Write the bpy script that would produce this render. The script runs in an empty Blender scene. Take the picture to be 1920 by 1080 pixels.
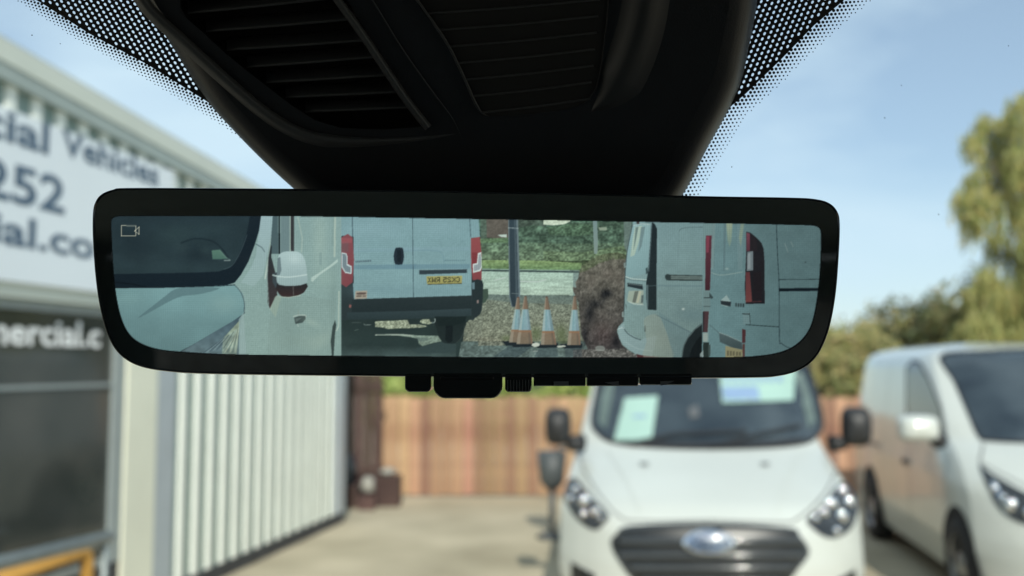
import bpy, bmesh, math, random
import numpy as np
from mathutils import Vector, Matrix
from mathutils.geometry import delaunay_2d_cdt
random.seed(7)
SC = bpy.context.scene
COL = SC.collection

# ------------------------------------------------------------------ camera
H = 1.85                      # eye height above the yard, inside a van cab
FPX = 1800.0                  # focal length in pixels of a 1920 wide picture
TILT = math.atan(145 / FPX)
cd = bpy.data.cameras.new('camera'); cam = bpy.data.objects.new('camera', cd); COL.objects.link(cam)
cam.location = (0, 0, H); cam.rotation_euler = (math.pi / 2 + TILT, 0, 0)
cd.sensor_width = 36; cd.lens = FPX / 1920 * 36
cd.clip_start = 0.02; cd.clip_end = 2000
cd.dof.use_dof = True; cd.dof.focus_distance = 0.363; cd.dof.aperture_fstop = 8.5
SC.camera = cam

# ------------------------------------------------------------------ light
SUN = Vector((0.09, -1.0, 0.66)).normalized()      # direction towards the sun (behind and right of the camera)
w = bpy.data.worlds.new('World'); SC.world = w; w.use_nodes = True
nt = w.node_tree; nt.nodes.clear()
out = nt.nodes.new('ShaderNodeOutputWorld'); bg = nt.nodes.new('ShaderNodeBackground')
sky = nt.nodes.new('ShaderNodeTexSky'); sky.sky_type = 'NISHITA'; sky.sun_disc = False
sky.sun_elevation = math.asin(SUN.z); sky.sun_rotation = math.atan2(SUN.x, SUN.y)
sky.air_density = 1.0; sky.dust_density = 0.6; sky.ozone_density = 1.5
tc = nt.nodes.new('ShaderNodeTexCoord'); mp = nt.nodes.new('ShaderNodeMapping')
mp.inputs['Scale'].default_value = (1.1, 1.1, 3.2); mp.inputs['Rotation'].default_value = (0, 0.25, 0)
nz = nt.nodes.new('ShaderNodeTexNoise'); nz.inputs['Scale'].default_value = 2.0; nz.inputs['Detail'].default_value = 5
nz.inputs['Roughness'].default_value = 0.5; nz.inputs['Distortion'].default_value = 0.3
rp = nt.nodes.new('ShaderNodeValToRGB')
rp.color_ramp.elements[0].position = 0.40; rp.color_ramp.elements[0].color = (0.30, 0.30, 0.30, 1)
rp.color_ramp.elements[1].position = 0.62; rp.color_ramp.elements[1].color = (0.95, 0.95, 0.95, 1)
mx = nt.nodes.new('ShaderNodeMix'); mx.data_type = 'RGBA'
mx.inputs[7].default_value = (5.7, 7.1, 8.2, 1)     # thin high cloud
nt.links.new(tc.outputs['Generated'], mp.inputs[0]); nt.links.new(mp.outputs[0], nz.inputs[0])
nt.links.new(nz.outputs[0], rp.inputs[0]); nt.links.new(rp.outputs[0], mx.inputs[0])
nt.links.new(sky.outputs[0], mx.inputs[6]); nt.links.new(mx.outputs[2], bg.inputs[0])
bg.inputs[1].default_value = 0.115
nt.links.new(bg.outputs[0], out.inputs[0])
sl = bpy.data.lights.new('sun', 'SUN'); sl.energy = 3.8; sl.angle = math.radians(0.5); sl.color = (1.0, 0.94, 0.84)
so = bpy.data.objects.new('sun', sl); COL.objects.link(so); so.rotation_euler = SUN.to_track_quat('Z', 'Y').to_euler()
so.location = (5, -10, 20)
SC.view_settings.view_transform = 'Standard'; SC.view_settings.look = 'None'
EXPO = 0.10
SC.view_settings.exposure = EXPO; SC.view_settings.gamma = 1.0; SC.view_settings.use_curve_mapping = False
SC.render.engine = 'CYCLES'; SC.cycles.use_denoising = True
SC.cycles.max_bounces = 8; SC.cycles.transparent_max_bounces = 12; SC.cycles.sample_clamp_indirect = 4

# ------------------------------------------------------------------ helpers
CT, ST = math.cos(TILT), math.sin(TILT)
def ray(X, Y):
    a = (X - 960) / FPX; b = (540 - Y) / FPX
    return Vector((a, CT - b * ST, ST + b * CT))
def at(X, Y, y):
    d = ray(X, Y); t = y / d.y
    return Vector((d.x * t, y, H + d.z * t))
def srgb(r, g, b):
    f = lambda c: ((c / 255 + 0.055) / 1.055) ** 2.4 if c > 10 else c / 255 / 12.92
    return (f(r), f(g), f(b), 1)

def mat(name, col, rough=0.5, metal=0.0, vary=0.0, scale=5.0, bump=0.0, bscale=60.0, coat=0.0, spec=0.5, emit=None, island=None, objrand=0.0, col2=None, detail=4):
    m = bpy.data.materials.new(name); m.use_nodes = True; n = m.node_tree; p = n.nodes['Principled BSDF']
    c = tuple(col[:3]) + (1,)
    p.inputs['Base Color'].default_value = c; p.inputs['Roughness'].default_value = rough
    p.inputs['Metallic'].default_value = metal; p.inputs['Coat Weight'].default_value = coat
    p.inputs['Coat Roughness'].default_value = 0.04; p.inputs['Specular IOR Level'].default_value = spec
    tcn = n.nodes.new('ShaderNodeTexCoord')
    if vary > 0 or col2:
        t = n.nodes.new('ShaderNodeTexNoise'); t.inputs['Scale'].default_value = scale; t.inputs['Detail'].default_value = detail
        r = n.nodes.new('ShaderNodeValToRGB')
        r.color_ramp.elements[0].position = 0.3; r.color_ramp.elements[1].position = 0.7
        c2 = tuple(col2[:3]) + (1,) if col2 else tuple(min(1, x * (1 + vary)) for x in c[:3]) + (1,)
        c1 = c if col2 else tuple(x * (1 - vary) for x in c[:3]) + (1,)
        r.color_ramp.elements[0].color = c1; r.color_ramp.elements[1].color = c2
        n.links.new(tcn.outputs['Object'], t.inputs[0]); n.links.new(t.outputs[0], r.inputs[0])
        last = r.outputs[0]
        if objrand:
            oi = n.nodes.new('ShaderNodeObjectInfo'); hs = n.nodes.new('ShaderNodeHueSaturation'); mr = n.nodes.new('ShaderNodeMapRange')
            mr.inputs[3].default_value = 1 - objrand; mr.inputs[4].default_value = 1 + objrand * .8
            m2 = n.nodes.new('ShaderNodeMath'); m2.operation = 'MULTIPLY'; m2.inputs[1].default_value = 37.7; m3 = n.nodes.new('ShaderNodeMath'); m3.operation = 'FRACT'; m4 = n.nodes.new('ShaderNodeMapRange'); m4.inputs[3].default_value = .485; m4.inputs[4].default_value = .52
            n.links.new(oi.outputs['Random'], m2.inputs[0]); n.links.new(m2.outputs[0], m3.inputs[0]); n.links.new(m3.outputs[0], m4.inputs[0]); n.links.new(m4.outputs[0], hs.inputs['Hue'])
            n.links.new(oi.outputs['Random'], mr.inputs[0]); n.links.new(mr.outputs[0], hs.inputs['Value'])
            n.links.new(last, hs.inputs['Color']); last = hs.outputs[0]
        n.links.new(last, p.inputs['Base Color'])
    if island:
        g = n.nodes.new('ShaderNodeNewGeometry'); r = n.nodes.new('ShaderNodeValToRGB')
        els = r.color_ramp.elements
        while len(els) < len(island): els.new(0.5)
        for k, cc in enumerate(island):
            els[k].position = k / (len(island) - 1); els[k].color = tuple(cc) + (1,)
        n.links.new(g.outputs['Random Per Island'], r.inputs[0]); n.links.new(r.outputs[0], p.inputs['Base Color'])
    if bump > 0:
        t = n.nodes.new('ShaderNodeTexNoise'); t.inputs['Scale'].default_value = bscale; t.inputs['Detail'].default_value = 3
        b = n.nodes.new('ShaderNodeBump'); b.inputs['Strength'].default_value = bump; b.inputs['Distance'].default_value = 0.01
        n.links.new(tcn.outputs['Object'], t.inputs[0]); n.links.new(t.outputs[0], b.inputs['Height']); n.links.new(b.outputs[0], p.inputs['Normal'])
    return m

def pane_mat(name, tint=(0.94, 0.98, 0.97)):
    m = bpy.data.materials.new(name); m.use_nodes = True; n = m.node_tree; n.nodes.clear()
    o = n.nodes.new('ShaderNodeOutputMaterial'); tr = n.nodes.new('ShaderNodeBsdfTransparent'); gl = n.nodes.new('ShaderNodeBsdfGlossy')
    fr = n.nodes.new('ShaderNodeFresnel'); ms = n.nodes.new('ShaderNodeMixShader'); fr.inputs[0].default_value = 1.25
    tr.inputs[0].default_value = tint + (1,); gl.inputs['Roughness'].default_value = 0.0
    n.links.new(fr.outputs[0], ms.inputs[0]); n.links.new(tr.outputs[0], ms.inputs[1]); n.links.new(gl.outputs[0], ms.inputs[2]); n.links.new(ms.outputs[0], o.inputs[0])
    return m

def obj(name, verts, faces, m, parent=None, smooth=False, **props):
    me = bpy.data.meshes.new(name); me.from_pydata([tuple(v) for v in verts], [], faces); me.validate(); me.update()
    if smooth: me.polygons.foreach_set('use_smooth', [True] * len(me.polygons))
    o = bpy.data.objects.new(name, me); COL.objects.link(o)
    if m: me.materials.append(m)
    if parent: o.parent = parent
    for k, v in props.items(): o[k] = v
    return o
def thing(name, label, cat, loc=(0, 0, 0), rz=0.0, group=None):
    o = bpy.data.objects.new(name, None); COL.objects.link(o); o.location = loc; o.rotation_euler = (0, 0, rz)
    o['label'] = label; o['category'] = cat; o.empty_display_size = 0.1
    if group: o['group'] = group
    return o
def tag(o, label, cat, group=None):
    o['label'] = label; o['category'] = cat
    if group: o['group'] = group
    return o
class MB:
    def __init__(s): s.v = []; s.f = []
    def add(s, vs, fs):
        b = len(s.v); s.v += [tuple(v) for v in vs]; s.f += [tuple(i + b for i in f) for f in fs]
    def box(s, c, d, M=None, bev=0.0):
        x, y, z = d[0] / 2, d[1] / 2, d[2] / 2
        if bev > 0:
            bm = bmesh.new(); bmesh.ops.create_cube(bm, size=1)
            bmesh.ops.scale(bm, vec=d, verts=bm.verts); bmesh.ops.bevel(bm, geom=bm.edges[:], offset=bev, segments=2, affect='EDGES', profile=0.5)
            bmesh.ops.translate(bm, vec=c, verts=bm.verts); bm.verts.index_update()
            vs = [v.co.copy() for v in bm.verts]; fs = [tuple(v.index for v in f.verts) for f in bm.faces]; bm.free()
        else:
            vs = [Vector((c[0] + i * x, c[1] + j * y, c[2] + k * z)) for i in (-1, 1) for j in (-1, 1) for k in (-1, 1)]
            fs = [(0, 1, 3, 2), (4, 6, 7, 5), (0, 4, 5, 1), (2, 3, 7, 6), (0, 2, 6, 4), (1, 5, 7, 3)]
        if M: vs = [M @ v for v in vs]
        s.add(vs, fs); return s
    def tube(s, pts, r, n=10, caps=True):
        pts = [Vector(p) for p in pts]; rs = r if isinstance(r, (list, tuple)) else [r] * len(pts)
        base = len(s.v); up = Vector((0.13, 0.31, 1)).normalized()
        for i, p in enumerate(pts):
            d = (pts[min(i + 1, len(pts) - 1)] - pts[max(i - 1, 0)]).normalized()
            a = d.cross(up); a = a.normalized() if a.length > 1e-4 else Vector((1, 0, 0)); b = d.cross(a)
            for k in range(n):
                t = 2 * math.pi * k / n; s.v.append(tuple(p + rs[i] * (math.cos(t) * a + math.sin(t) * b)))
        for i in range(len(pts) - 1):
            for k in range(n):
                k2 = (k + 1) % n; s.f.append((base + i * n + k, base + i * n + k2, base + (i + 1) * n + k2, base + (i + 1) * n + k))
        if caps:
            s.f.append(tuple(base + k for k in range(n))[::-1]); s.f.append(tuple(base + (len(pts) - 1) * n + k for k in range(n)))
        return s
    def grid(s, rows):
        b = len(s.v); n = len(rows[0])
        for r in rows: s.v += [tuple(v) for v in r]
        for i in range(len(rows) - 1):
            for k in range(n - 1): s.f.append((b + i * n + k, b + i * n + k + 1, b + (i + 1) * n + k + 1, b + (i + 1) * n + k))
        return s
    def build(s, name, m, parent=None, smooth=False, **p): return obj(name, s.v, s.f, m, parent, smooth, **p)

def inpoly(x, y, poly):
    c = np.zeros(np.broadcast(x, y).shape, bool); n = len(poly)
    for i in range(n):
        x1, y1 = poly[i]; x2, y2 = poly[(i + 1) % n]
        if y1 == y2: continue
        cond = ((y1 > y) != (y2 > y)); c ^= cond & (x < (x2 - x1) * (y - y1) / (y2 - y1) + x1)
    return c
def densify(poly, step, closed=True):
    o = []; n = len(poly)
    for i in range(n if closed else n - 1):
        a = poly[i]; b = poly[(i + 1) % n]; d = math.dist(a, b); k = max(1, int(math.ceil(d / step)))
        for j in range(k): o.append((a[0] + (b[0] - a[0]) * j / k, a[1] + (b[1] - a[1]) * j / k))
    if not closed: o.append(tuple(poly[-1]))
    return o
def smooth_line(pts, n=6, closed=False):
    P = [Vector((p[0], p[1])) for p in pts]; N = len(P); o = []
    for i in range(N if closed else N - 1):
        g = lambda k: P[k % N] if closed else P[max(0, min(N - 1, k))]
        p0, p1, p2, p3 = g(i - 1), g(i), g(i + 1), g(i + 2)
        for j in range(n):
            t = j / n
            q = 0.5 * ((2 * p1) + (p2 - p0) * t + (2 * p0 - 5 * p1 + 4 * p2 - p3) * t * t + (3 * p1 - p0 - 3 * p2 + p3) * t ** 3)
            o.append((q.x, q.y))
    if not closed: o.append(tuple(P[-1]))
    return o
def tri(poly, step=None, holes=()):
    """2-D triangulation of a polygon with holes and inner points"""
    pts = [Vector(p) for p in poly]; ed = [(i, (i + 1) % len(poly)) for i in range(len(poly))]
    for h in holes:
        b = len(pts); pts += [Vector(p) for p in h]; ed += [(b + i, b + (i + 1) % len(h)) for i in range(len(h))]
    if step:
        xs = [p[0] for p in poly]; ys = [p[1] for p in poly]
        gx, gy = np.meshgrid(np.arange(min(xs) + step / 2, max(xs), step), np.arange(min(ys) + step / 2, max(ys), step))
        k = inpoly(gx, gy, poly)
        for h in holes: k &= ~inpoly(gx, gy, h)
        pts += [Vector((float(a), float(b))) for a, b in zip(gx[k], gy[k])]
    vo, eo, fo, *_ = delaunay_2d_cdt(pts, ed, [], 0, 1e-9)
    cx = np.array([sum(vo[i].x for i in f) / len(f) for f in fo]); cy = np.array([sum(vo[i].y for i in f) / len(f) for f in fo])
    k = inpoly(cx, cy, poly)
    for h in holes: k &= ~inpoly(cx, cy, h)
    return [(v.x, v.y) for v in vo], [tuple(f) for f, kk in zip(fo, k) if kk]
def patch(name, poly, fn, m, parent=None, step=None, holes=(), smooth=True, **p):
    v, f = tri(poly, step, holes)
    return obj(name, [fn(a, b) for a, b in v], f, m, parent, smooth, **p)
def rrect(x0, y0, x1, y1, r, n=5):
    o = []
    for cx, cy, a0 in ((x1 - r, y1 - r, 0), (x0 + r, y1 - r, 90), (x0 + r, y0 + r, 180), (x1 - r, y0 + r, 270)):
        for k in range(n + 1):
            a = math.radians(a0 + 90 * k / n); o.append((cx + r * math.cos(a), cy + r * math.sin(a)))
    return o

# ------------------------------------------------------------------ materials
M = {}
M['paint'] = mat('white_paint', (0.56, 0.58, 0.535), 0.32, coat=0.8, vary=0.02, scale=2)
M['glassdark'] = mat('dark_glass', (0.018, 0.024, 0.028), 0.06, vary=0.3, scale=1.2, spec=0.7)
M['black'] = mat('black_plastic', (0.018, 0.018, 0.019), 0.5, vary=0.15, scale=20)
M['grey'] = mat('grey_plastic', (0.10, 0.105, 0.11), 0.5, vary=0.1, scale=10)
M['grille'] = mat('grille_black', (0.016, 0.018, 0.019), 0.35, vary=0.2, scale=12)
M['grillebar'] = mat('grille_bar', (0.04, 0.044, 0.047), 0.16, vary=0.1, scale=12, coat=0.6)
M['chrome'] = mat('chrome', (0.75, 0.77, 0.8), 0.12, 1.0, vary=0.03)
M['bowl'] = mat('lamp_reflector', (0.85, 0.86, 0.87), 0.10, 1.0, vary=0.03)
M['lens'] = mat('lamp_housing', (0.045, 0.05, 0.055), 0.15, 0.2, vary=0.4, scale=14)
M['blue'] = mat('badge_blue', (0.10, 0.14, 0.22), 0.3, coat=.3, vary=0.1)
M['tyre'] = mat('tyre_rubber', (0.02, 0.02, 0.021), 0.8, vary=0.2)
M['steel'] = mat('steel_wheel', (0.35, 0.36, 0.37), 0.35, 0.6, vary=0.2)
M['arch'] = mat('arch_black', (0.008, 0.008, 0.008), 0.9, vary=0.2)
M['paper'] = mat('paper', (0.34, 0.50, 0.44), 0.7, vary=0.03)
M['ink'] = mat('paper_ink', (0.22, 0.32, 0.48), 0.7, vary=0.05)
M['seam'] = mat('panel_gap', (0.10, 0.10, 0.10), 0.7, vary=0.1)
M['clad'] = mat('steel_cladding_shaded', (0.23, 0.31, 0.28), 0.45, vary=0.05, scale=3)  # darker than the ribs: shade in the gaps put into the sheet colour
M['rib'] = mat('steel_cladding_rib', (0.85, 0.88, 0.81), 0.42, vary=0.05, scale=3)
M['cream'] = mat('cream_column', (0.80, 0.80, 0.66), 0.5, vary=0.05, scale=2)
M['bluegrey'] = mat('blue_grey_sheet', (0.42, 0.47, 0.50), 0.4, vary=0.05)
M['sign'] = mat('sign_white', (0.80, 0.86, 0.91), 0.45, vary=0.03, scale=1)
M['letter'] = mat('sign_letter', (0.085, 0.135, 0.20), 0.5, vary=0.05)
M['letterw'] = mat('window_letter', (0.92, 0.93, 0.93), 0.5, vary=0.03)
M['fascia'] = mat('roof_trim', (0.36, 0.42, 0.40), 0.5, vary=0.05, scale=2)
M['fascial'] = mat('roof_trim_light', (0.64, 0.68, 0.61), 0.5, vary=0.05, scale=2)
M['roof'] = mat('roof_sheet', (0.45, 0.46, 0.44), 0.5, vary=0.06, scale=2)
M['frame'] = mat('window_frame_grey', (0.30, 0.34, 0.34), 0.4, vary=0.05)
M['plinth'] = mat('plinth_dark', (0.05, 0.052, 0.055), 0.8, vary=0.3, scale=6)
M['yellow'] = mat('yellow_post', (0.50, 0.27, 0.06), 0.5, vary=0.1)
M['rail'] = mat('galvanised_rail', (0.30, 0.34, 0.34), 0.4, 0.3, vary=0.12, scale=14)
M['dirt'] = mat('plank_wood', (0.31, 0.155, 0.098), 0.85, col2=(0.53, 0.33, 0.205), scale=1.6, objrand=0.36, bump=0.3, bscale=30)
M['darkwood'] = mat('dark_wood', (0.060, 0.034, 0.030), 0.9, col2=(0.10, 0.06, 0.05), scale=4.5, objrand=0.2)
M['bark'] = mat('bark', (0.10, 0.08, 0.06), 0.9, vary=0.3, scale=14, bump=0.4)
M['willow'] = mat('willow_leaf', (0.1, 0.1, 0.1), 0.6, island=[(0.19, 0.24, 0.06), (0.33, 0.36, 0.11), (0.47, 0.41, 0.15), (0.15, 0.21, 0.07), (0.55, 0.41, 0.14)])
M['hedge'] = mat('hedge_leaf', (0.1, 0.1, 0.1), 0.65, island=[(0.17, 0.20, 0.07), (0.32, 0.32, 0.11), (0.42, 0.34, 0.15), (0.14, 0.18, 0.07), (0.48, 0.35, 0.17)])
M['bush'] = mat('bush_leaf', (0.1, 0.1, 0.1), 0.6, island=[(0.14, 0.22, 0.04), (0.28, 0.34, 0.08), (0.42, 0.46, 0.14), (0.18, 0.28, 0.05)])
M['gum'] = mat('debris', (0.36, 0.35, 0.31), 0.8, vary=0.2)
M['dgrey'] = mat('dark_grey_plastic', (0.07, 0.08, 0.085), 0.5, vary=0.15)

# ------------------------------------------------------------------ ground and far land
g = mat('yard_concrete', (0.35, 0.30, 0.205), 0.9, col2=(0.55, 0.475, 0.34), scale=0.9, bump=0.25, bscale=40, detail=9)
n = g.node_tree
rows = [[(x, y, 0) for x in np.linspace(-60, 60, 13)] for y in np.linspace(-60, 60, 13)]
ground = MB().grid(rows).build('ground', g, kind='structure')
gl = mat('field_green', (0.07, 0.09, 0.035), 0.95, col2=(0.12, 0.13, 0.06), scale=0.05)
far = MB()
ang = [2 * math.pi * k / 48 for k in range(49)]
far.grid([[(r * math.cos(a), r * math.sin(a), z) for a in ang] for r, z in ((58, -0.01), (200, 0.0), (1500, 2.0))])
far.build('distant_field', gl, kind='structure')

# ------------------------------------------------------------------ building on the left
K, WX = 0.18, -4.10
NL = math.hypot(1, K)
def wl(yw, z, off=0.0): return Vector((WX + K * yw + off / NL, yw - off * K / NL, z))
def wpx(X, Y, off=0.0):
    d = ray(X, Y); t = (WX + off * NL) / (d.x - K * d.y); return d.y * t + off * K / NL, H + d.z * t
bld = thing('industrial_unit', 'pale ribbed metal clad industrial unit with shop sign and dark glazing', 'building', wl(7, 0))
Mi = Matrix.Translation(-wl(7, 0))
def B(mb, name, m, parent=bld, smooth=False, **p):
    mb.v = [tuple(Mi @ Vector(v)) for v in mb.v]
    return mb.build(name, m, parent, smooth, **p)
def zt(y, b=3.60): return b - 0.073 * (y - 5.5)
def wbox(y0, y1, z0, z1, o0, o1):
    mb = MB(); vs = [wl(y, zt(y) if z is None else z, o) for y in (y0, y1) for z in (z0, z1) for o in (o0, o1)]
    mb.add(vs, [(0, 1, 3, 2), (4, 6, 7, 5), (0, 4, 5, 1), (2, 3, 7, 6), (0, 2, 6, 4), (1, 5, 7, 3)]); return mb
yE = wpx(640, 985)[0]                         # far corner of the wall
ztop = 3.62
yc0, yc1, yc2 = wpx(233, 800)[0], wpx(290, 800)[0], wpx(325, 800)[0]
yg = wpx(212, 800)[0]
# wall: cladding sheet in pieces round the window opening
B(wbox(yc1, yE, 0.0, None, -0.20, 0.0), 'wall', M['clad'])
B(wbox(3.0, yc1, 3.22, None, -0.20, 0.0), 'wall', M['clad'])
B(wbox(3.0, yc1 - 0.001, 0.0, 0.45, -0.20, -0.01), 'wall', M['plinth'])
e0, e1 = wl(yE, 0, -0.2), wl(yE, 0, -6.0)
ew = MB(); bx = [Vector((p.x, p.y + dy, z)) for p in (wl(yE, 0, -0.201), wl(yE, 0, -6.0)) for dy in (0.0, -0.2) for z in (0, 3.16)]
ew.add(bx, [(0, 1, 3, 2), (4, 6, 7, 5), (0, 4, 5, 1), (2, 3, 7, 6), (0, 2, 6, 4), (1, 5, 7, 3)])
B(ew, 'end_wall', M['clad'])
# ribs, one object each (box-profile)
def rib_mesh(y0, z0, z1):
    mb = MB(); prof = [(-0.046, 0.0), (-0.039, 0.021), (0.039, 0.021), (0.046, 0.0)]
    a = [wl(y0 + p, z0, o) for p, o in prof]; b = [wl(y0 + p, z1, o) for p, o in prof]
    mb.add(a + b, [(0, 1, 5, 4), (1, 2, 6, 5), (2, 3, 7, 6), (4, 5, 6, 7), (3, 2, 1, 0)]); return mb
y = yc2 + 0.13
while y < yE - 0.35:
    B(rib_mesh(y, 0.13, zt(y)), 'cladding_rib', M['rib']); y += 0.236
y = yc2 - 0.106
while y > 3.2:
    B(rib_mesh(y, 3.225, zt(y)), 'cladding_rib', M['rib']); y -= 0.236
B(wbox(yE - 0.27, yE + 0.012, 0.13, None, 0.001, 0.033), 'corner_flashing', M['bluegrey'])
B(wbox(yc1 + 0.003, yE, 0.0, 0.125, 0.001, 0.03), 'plinth', M['plinth'])
# column, flat blue-grey strip beside it
B(wbox(yc0, yc1 - 0.002, 0.0, 2.26, -0.05, 0.018), 'column', M['cream'])
B(wbox(yc1 + 0.002, yc2, 0.13, 2.26, 0.002, 0.014), 'grey_strip', M['bluegrey'])
# glazing
gm = mat('shopfront_glass', (0.035, 0.043, 0.040), 0.10, col2=(0.085, 0.085, 0.078), scale=1.3, spec=0.9, bump=0.12, bscale=1.6)
B(wbox(3.0, yg - 0.002, 0.453, 2.195, -0.04, -0.025), 'window_pane', gm)
fr = [wbox(yg, yc0 - 0.003, 0.453, 2.26, -0.10, 0.0), wbox(3.0, yg - 0.003, 2.197, 2.258, -0.10, 0.0), wbox(3.0, yg - 0.003, 0.452, 0.50, -0.024, 0.0)]
for f_ in fr: B(f_, 'window_frame', M['frame'])
B(wbox(5.0, yg - 0.005, 1.70, 1.725, -0.024, -0.012), 'reflection_line', M['frame'])  # thin strip added for the line where the glass reflection changes
# roof trim (verge falls gently to the rear), roof
mb = MB()
z0a, z0b = 3.60, 3.27
def sl_(y, base): return base - 0.073 * (y - 5.5)
for nm, m_, b0, b1, o0, o1 in (('roof_trim', M['fascia'], 3.565, 3.66, 0.0, 0.062), ('roof_trim', M['fascial'], 3.663, 3.80, 0.0, 0.072)):
    mb = MB(); vs = [wl(yy, sl_(yy, zz), o) for yy in (3.0, yE + 0.25) for zz in (b0, b1) for o in (o0, o1)]
    mb.add(vs, [(0, 1, 3, 2), (4, 6, 7, 5), (0, 4, 5, 1), (2, 3, 7, 6), (0, 2, 6, 4), (1, 5, 7, 3)]); B(mb, nm, m_)
mb = MB(); mb.add([wl(3.0, sl_(3.0, 3.805), 0.07), wl(yE + 0.25, sl_(yE + 0.25, 3.805), 0.07), wl(yE + 0.25, 3.0, -6.0), wl(3.0, 3.4, -6.0)], [(0, 1, 2, 3)])
B(mb, 'roof', M['roof'])
# sign board
ysR = wpx(324, 400, .085)[0]
sb = thing('shop_sign', 'long white shop sign with dark blue letters fixed on the metal clad wall', 'sign', wl(5.5, 2.24, 0.03))
Ms = Matrix.Translation(-wl(5.5, 2.24, 0.03))
def S(mb, name, m): 
    mb.v = [tuple(Ms @ Vector(v)) for v in mb.v]; return mb.build(name, m, sb)
S(wbox(3.0, ysR, 2.35, 3.375, 0.056, 0.085), 'sign_board', M['sign'])
S(wbox(3.0, ysR, 2.262, 2.347, 0.03, 0.055), 'sign_trim', M['fascial'])
def letters(text, XR, yb, yt, m, parent, Minv, off, wid=None, XL=None):
    """one line of lettering whose right end is seen at XR, baseline yb and top yt there"""
    yr, zb = wpx(XR, yb, off); _, zt = wpx(XR, yt, off); cu = bpy.data.curves.new('lettering', 'FONT'); cu.body = text; cu.size = 1.0; cu.offset = 0.024
    cu.fill_mode = 'FRONT'; cu.resolution_u = 3
    o = bpy.data.objects.new('lettering', cu); COL.objects.link(o); bpy.context.view_layer.update()
    dg = bpy.context.evaluated_depsgraph_get(); me = bpy.data.meshes.new_from_object(o.evaluated_get(dg))
    bpy.data.objects.remove(o)
    vs = [v.co.copy() for v in me.vertices]; fs = [tuple(p.vertices) for p in me.polygons]
    x1 = max(v.x for v in vs); x0 = min(v.x for v in vs); top = max(v.y for v in vs)
    s = (zt - zb) / top
    sx = s if XL is None else (yr - wpx(XL, yb, off)[0]) * NL / (x1 - x0)
    P = [Minv @ wl(yr - (x1 - v.x) * sx / NL, zb + v.y * s, off) for v in vs]
    return obj('lettering', P, fs, m, parent)
letters('Vehicles', 297, 349, 308, M['letter'], sb, Ms, 0.0885, XL=112)
letters('Commercial', 91, 289, 232, M['letter'], sb, Ms, 0.0885, XL=-684)
letters('252', 121, 401, 334, M['letter'], sb, Ms, 0.0885, XL=-42)
letters('commercial.co', 176, 486, 436, M['letter'], sb, Ms, 0.0885, XL=-668)
letters('commercial.c', 188, 650, 606, M['letterw'], bld, Mi, -0.018, XL=-190)
# handrail and yellow post
hr = thing('handrail', 'grey metal handrail running in front of the dark shop window', 'handrail', wl(5.6, 0, 0.35))
Mh = Matrix.Translation(-wl(5.6, 0, 0.35))
mb = MB().tube([Mh @ wl(3.0, .86, 0.35), Mh @ wl(6.38, 0.745, 0.35)], 0.042, 12); mb.build('rail', M['rail'], hr, True)
for yy in (3.3, 6.34): MB().tube([Mh @ wl(yy, 0, 0.35), Mh @ wl(yy, 0.74, 0.35)], 0.02, 10).build('upright', M['rail'], hr, True)
yp = thing('yellow_barrier', 'yellow metal hoop barrier beside the shop window, under the handrail', 'barrier', wl(5.9, 0, 0.12))
Mh = Matrix.Translation(-wl(5.9, 0, 0.12))
yy0 = 6.50
MB().tube([Mh @ wl(yy0, 0, 0.12), Mh @ wl(yy0, 0.56, 0.12), Mh @ wl(yy0 - 0.02, 0.61, 0.12), Mh @ wl(yy0 - 0.08, 0.63, 0.12), Mh @ wl(yy0 - 0.9, 0.63, 0.12), Mh @ wl(yy0 - 0.97, 0.58, 0.12), Mh @ wl(yy0 - 1.0, 0, 0.12)], 0.045, 12).build('hoop', M['yellow'], yp, True)
for q in (0, 1.0): MB().box((0, 0, 0), (0.15, 0.15, 0.012), Matrix.Translation(Mh @ wl(yy0 - q, 0.006, 0.12))).build('foot_plate', M['yellow'], yp)

# ------------------------------------------------------------------ fence
FY = 13.7
fence = thing('board_fence', 'reddish brown vertical board fence across the back of the yard', 'fence', (1.5, FY, 0))
x = at(718, 800, FY).x; k = 0; pm = []
for q in range(8):
    rr = random.Random(q); wdt = 0.142; h = 1.40 + rr.uniform(-0.015, 0.02)
    mb = MB(); z1, z2 = h + rr.uniform(-.01, .01), h + rr.uniform(-.01, .01); bend = rr.uniform(-.002, .002)
    vs = [(-wdt / 2, 0, 0.03), (wdt / 2, 0, 0.03), (wdt / 2 + bend, 0, z2), (-wdt / 2 + bend, 0, z1)]
    vs += [(a, b + 0.02, c) for a, b, c in vs]
    mb.add(vs, [(0, 1, 2, 3), (7, 6, 5, 4), (0, 4, 5, 1), (1, 5, 6, 2), (2, 6, 7, 3), (3, 7, 4, 0)])
    me = bpy.data.meshes.new('plank'); me.from_pydata(mb.v, [], mb.f); me.update(); me.materials.append(M['dirt']); pm.append(me)
while x < 8.5:
    o = bpy.data.objects.new('plank', pm[random.randrange(8)]); COL.objects.link(o); o.parent = fence
    o.location = (x - 1.5, random.uniform(-.004, .004), random.uniform(-.01, .01)); x += 0.151
for zz in (0.35, 1.15): MB().box((3.2, 0.045, zz), (10.4, 0.04, 0.09)).build('rail', M['dirt'], fence)
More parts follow.
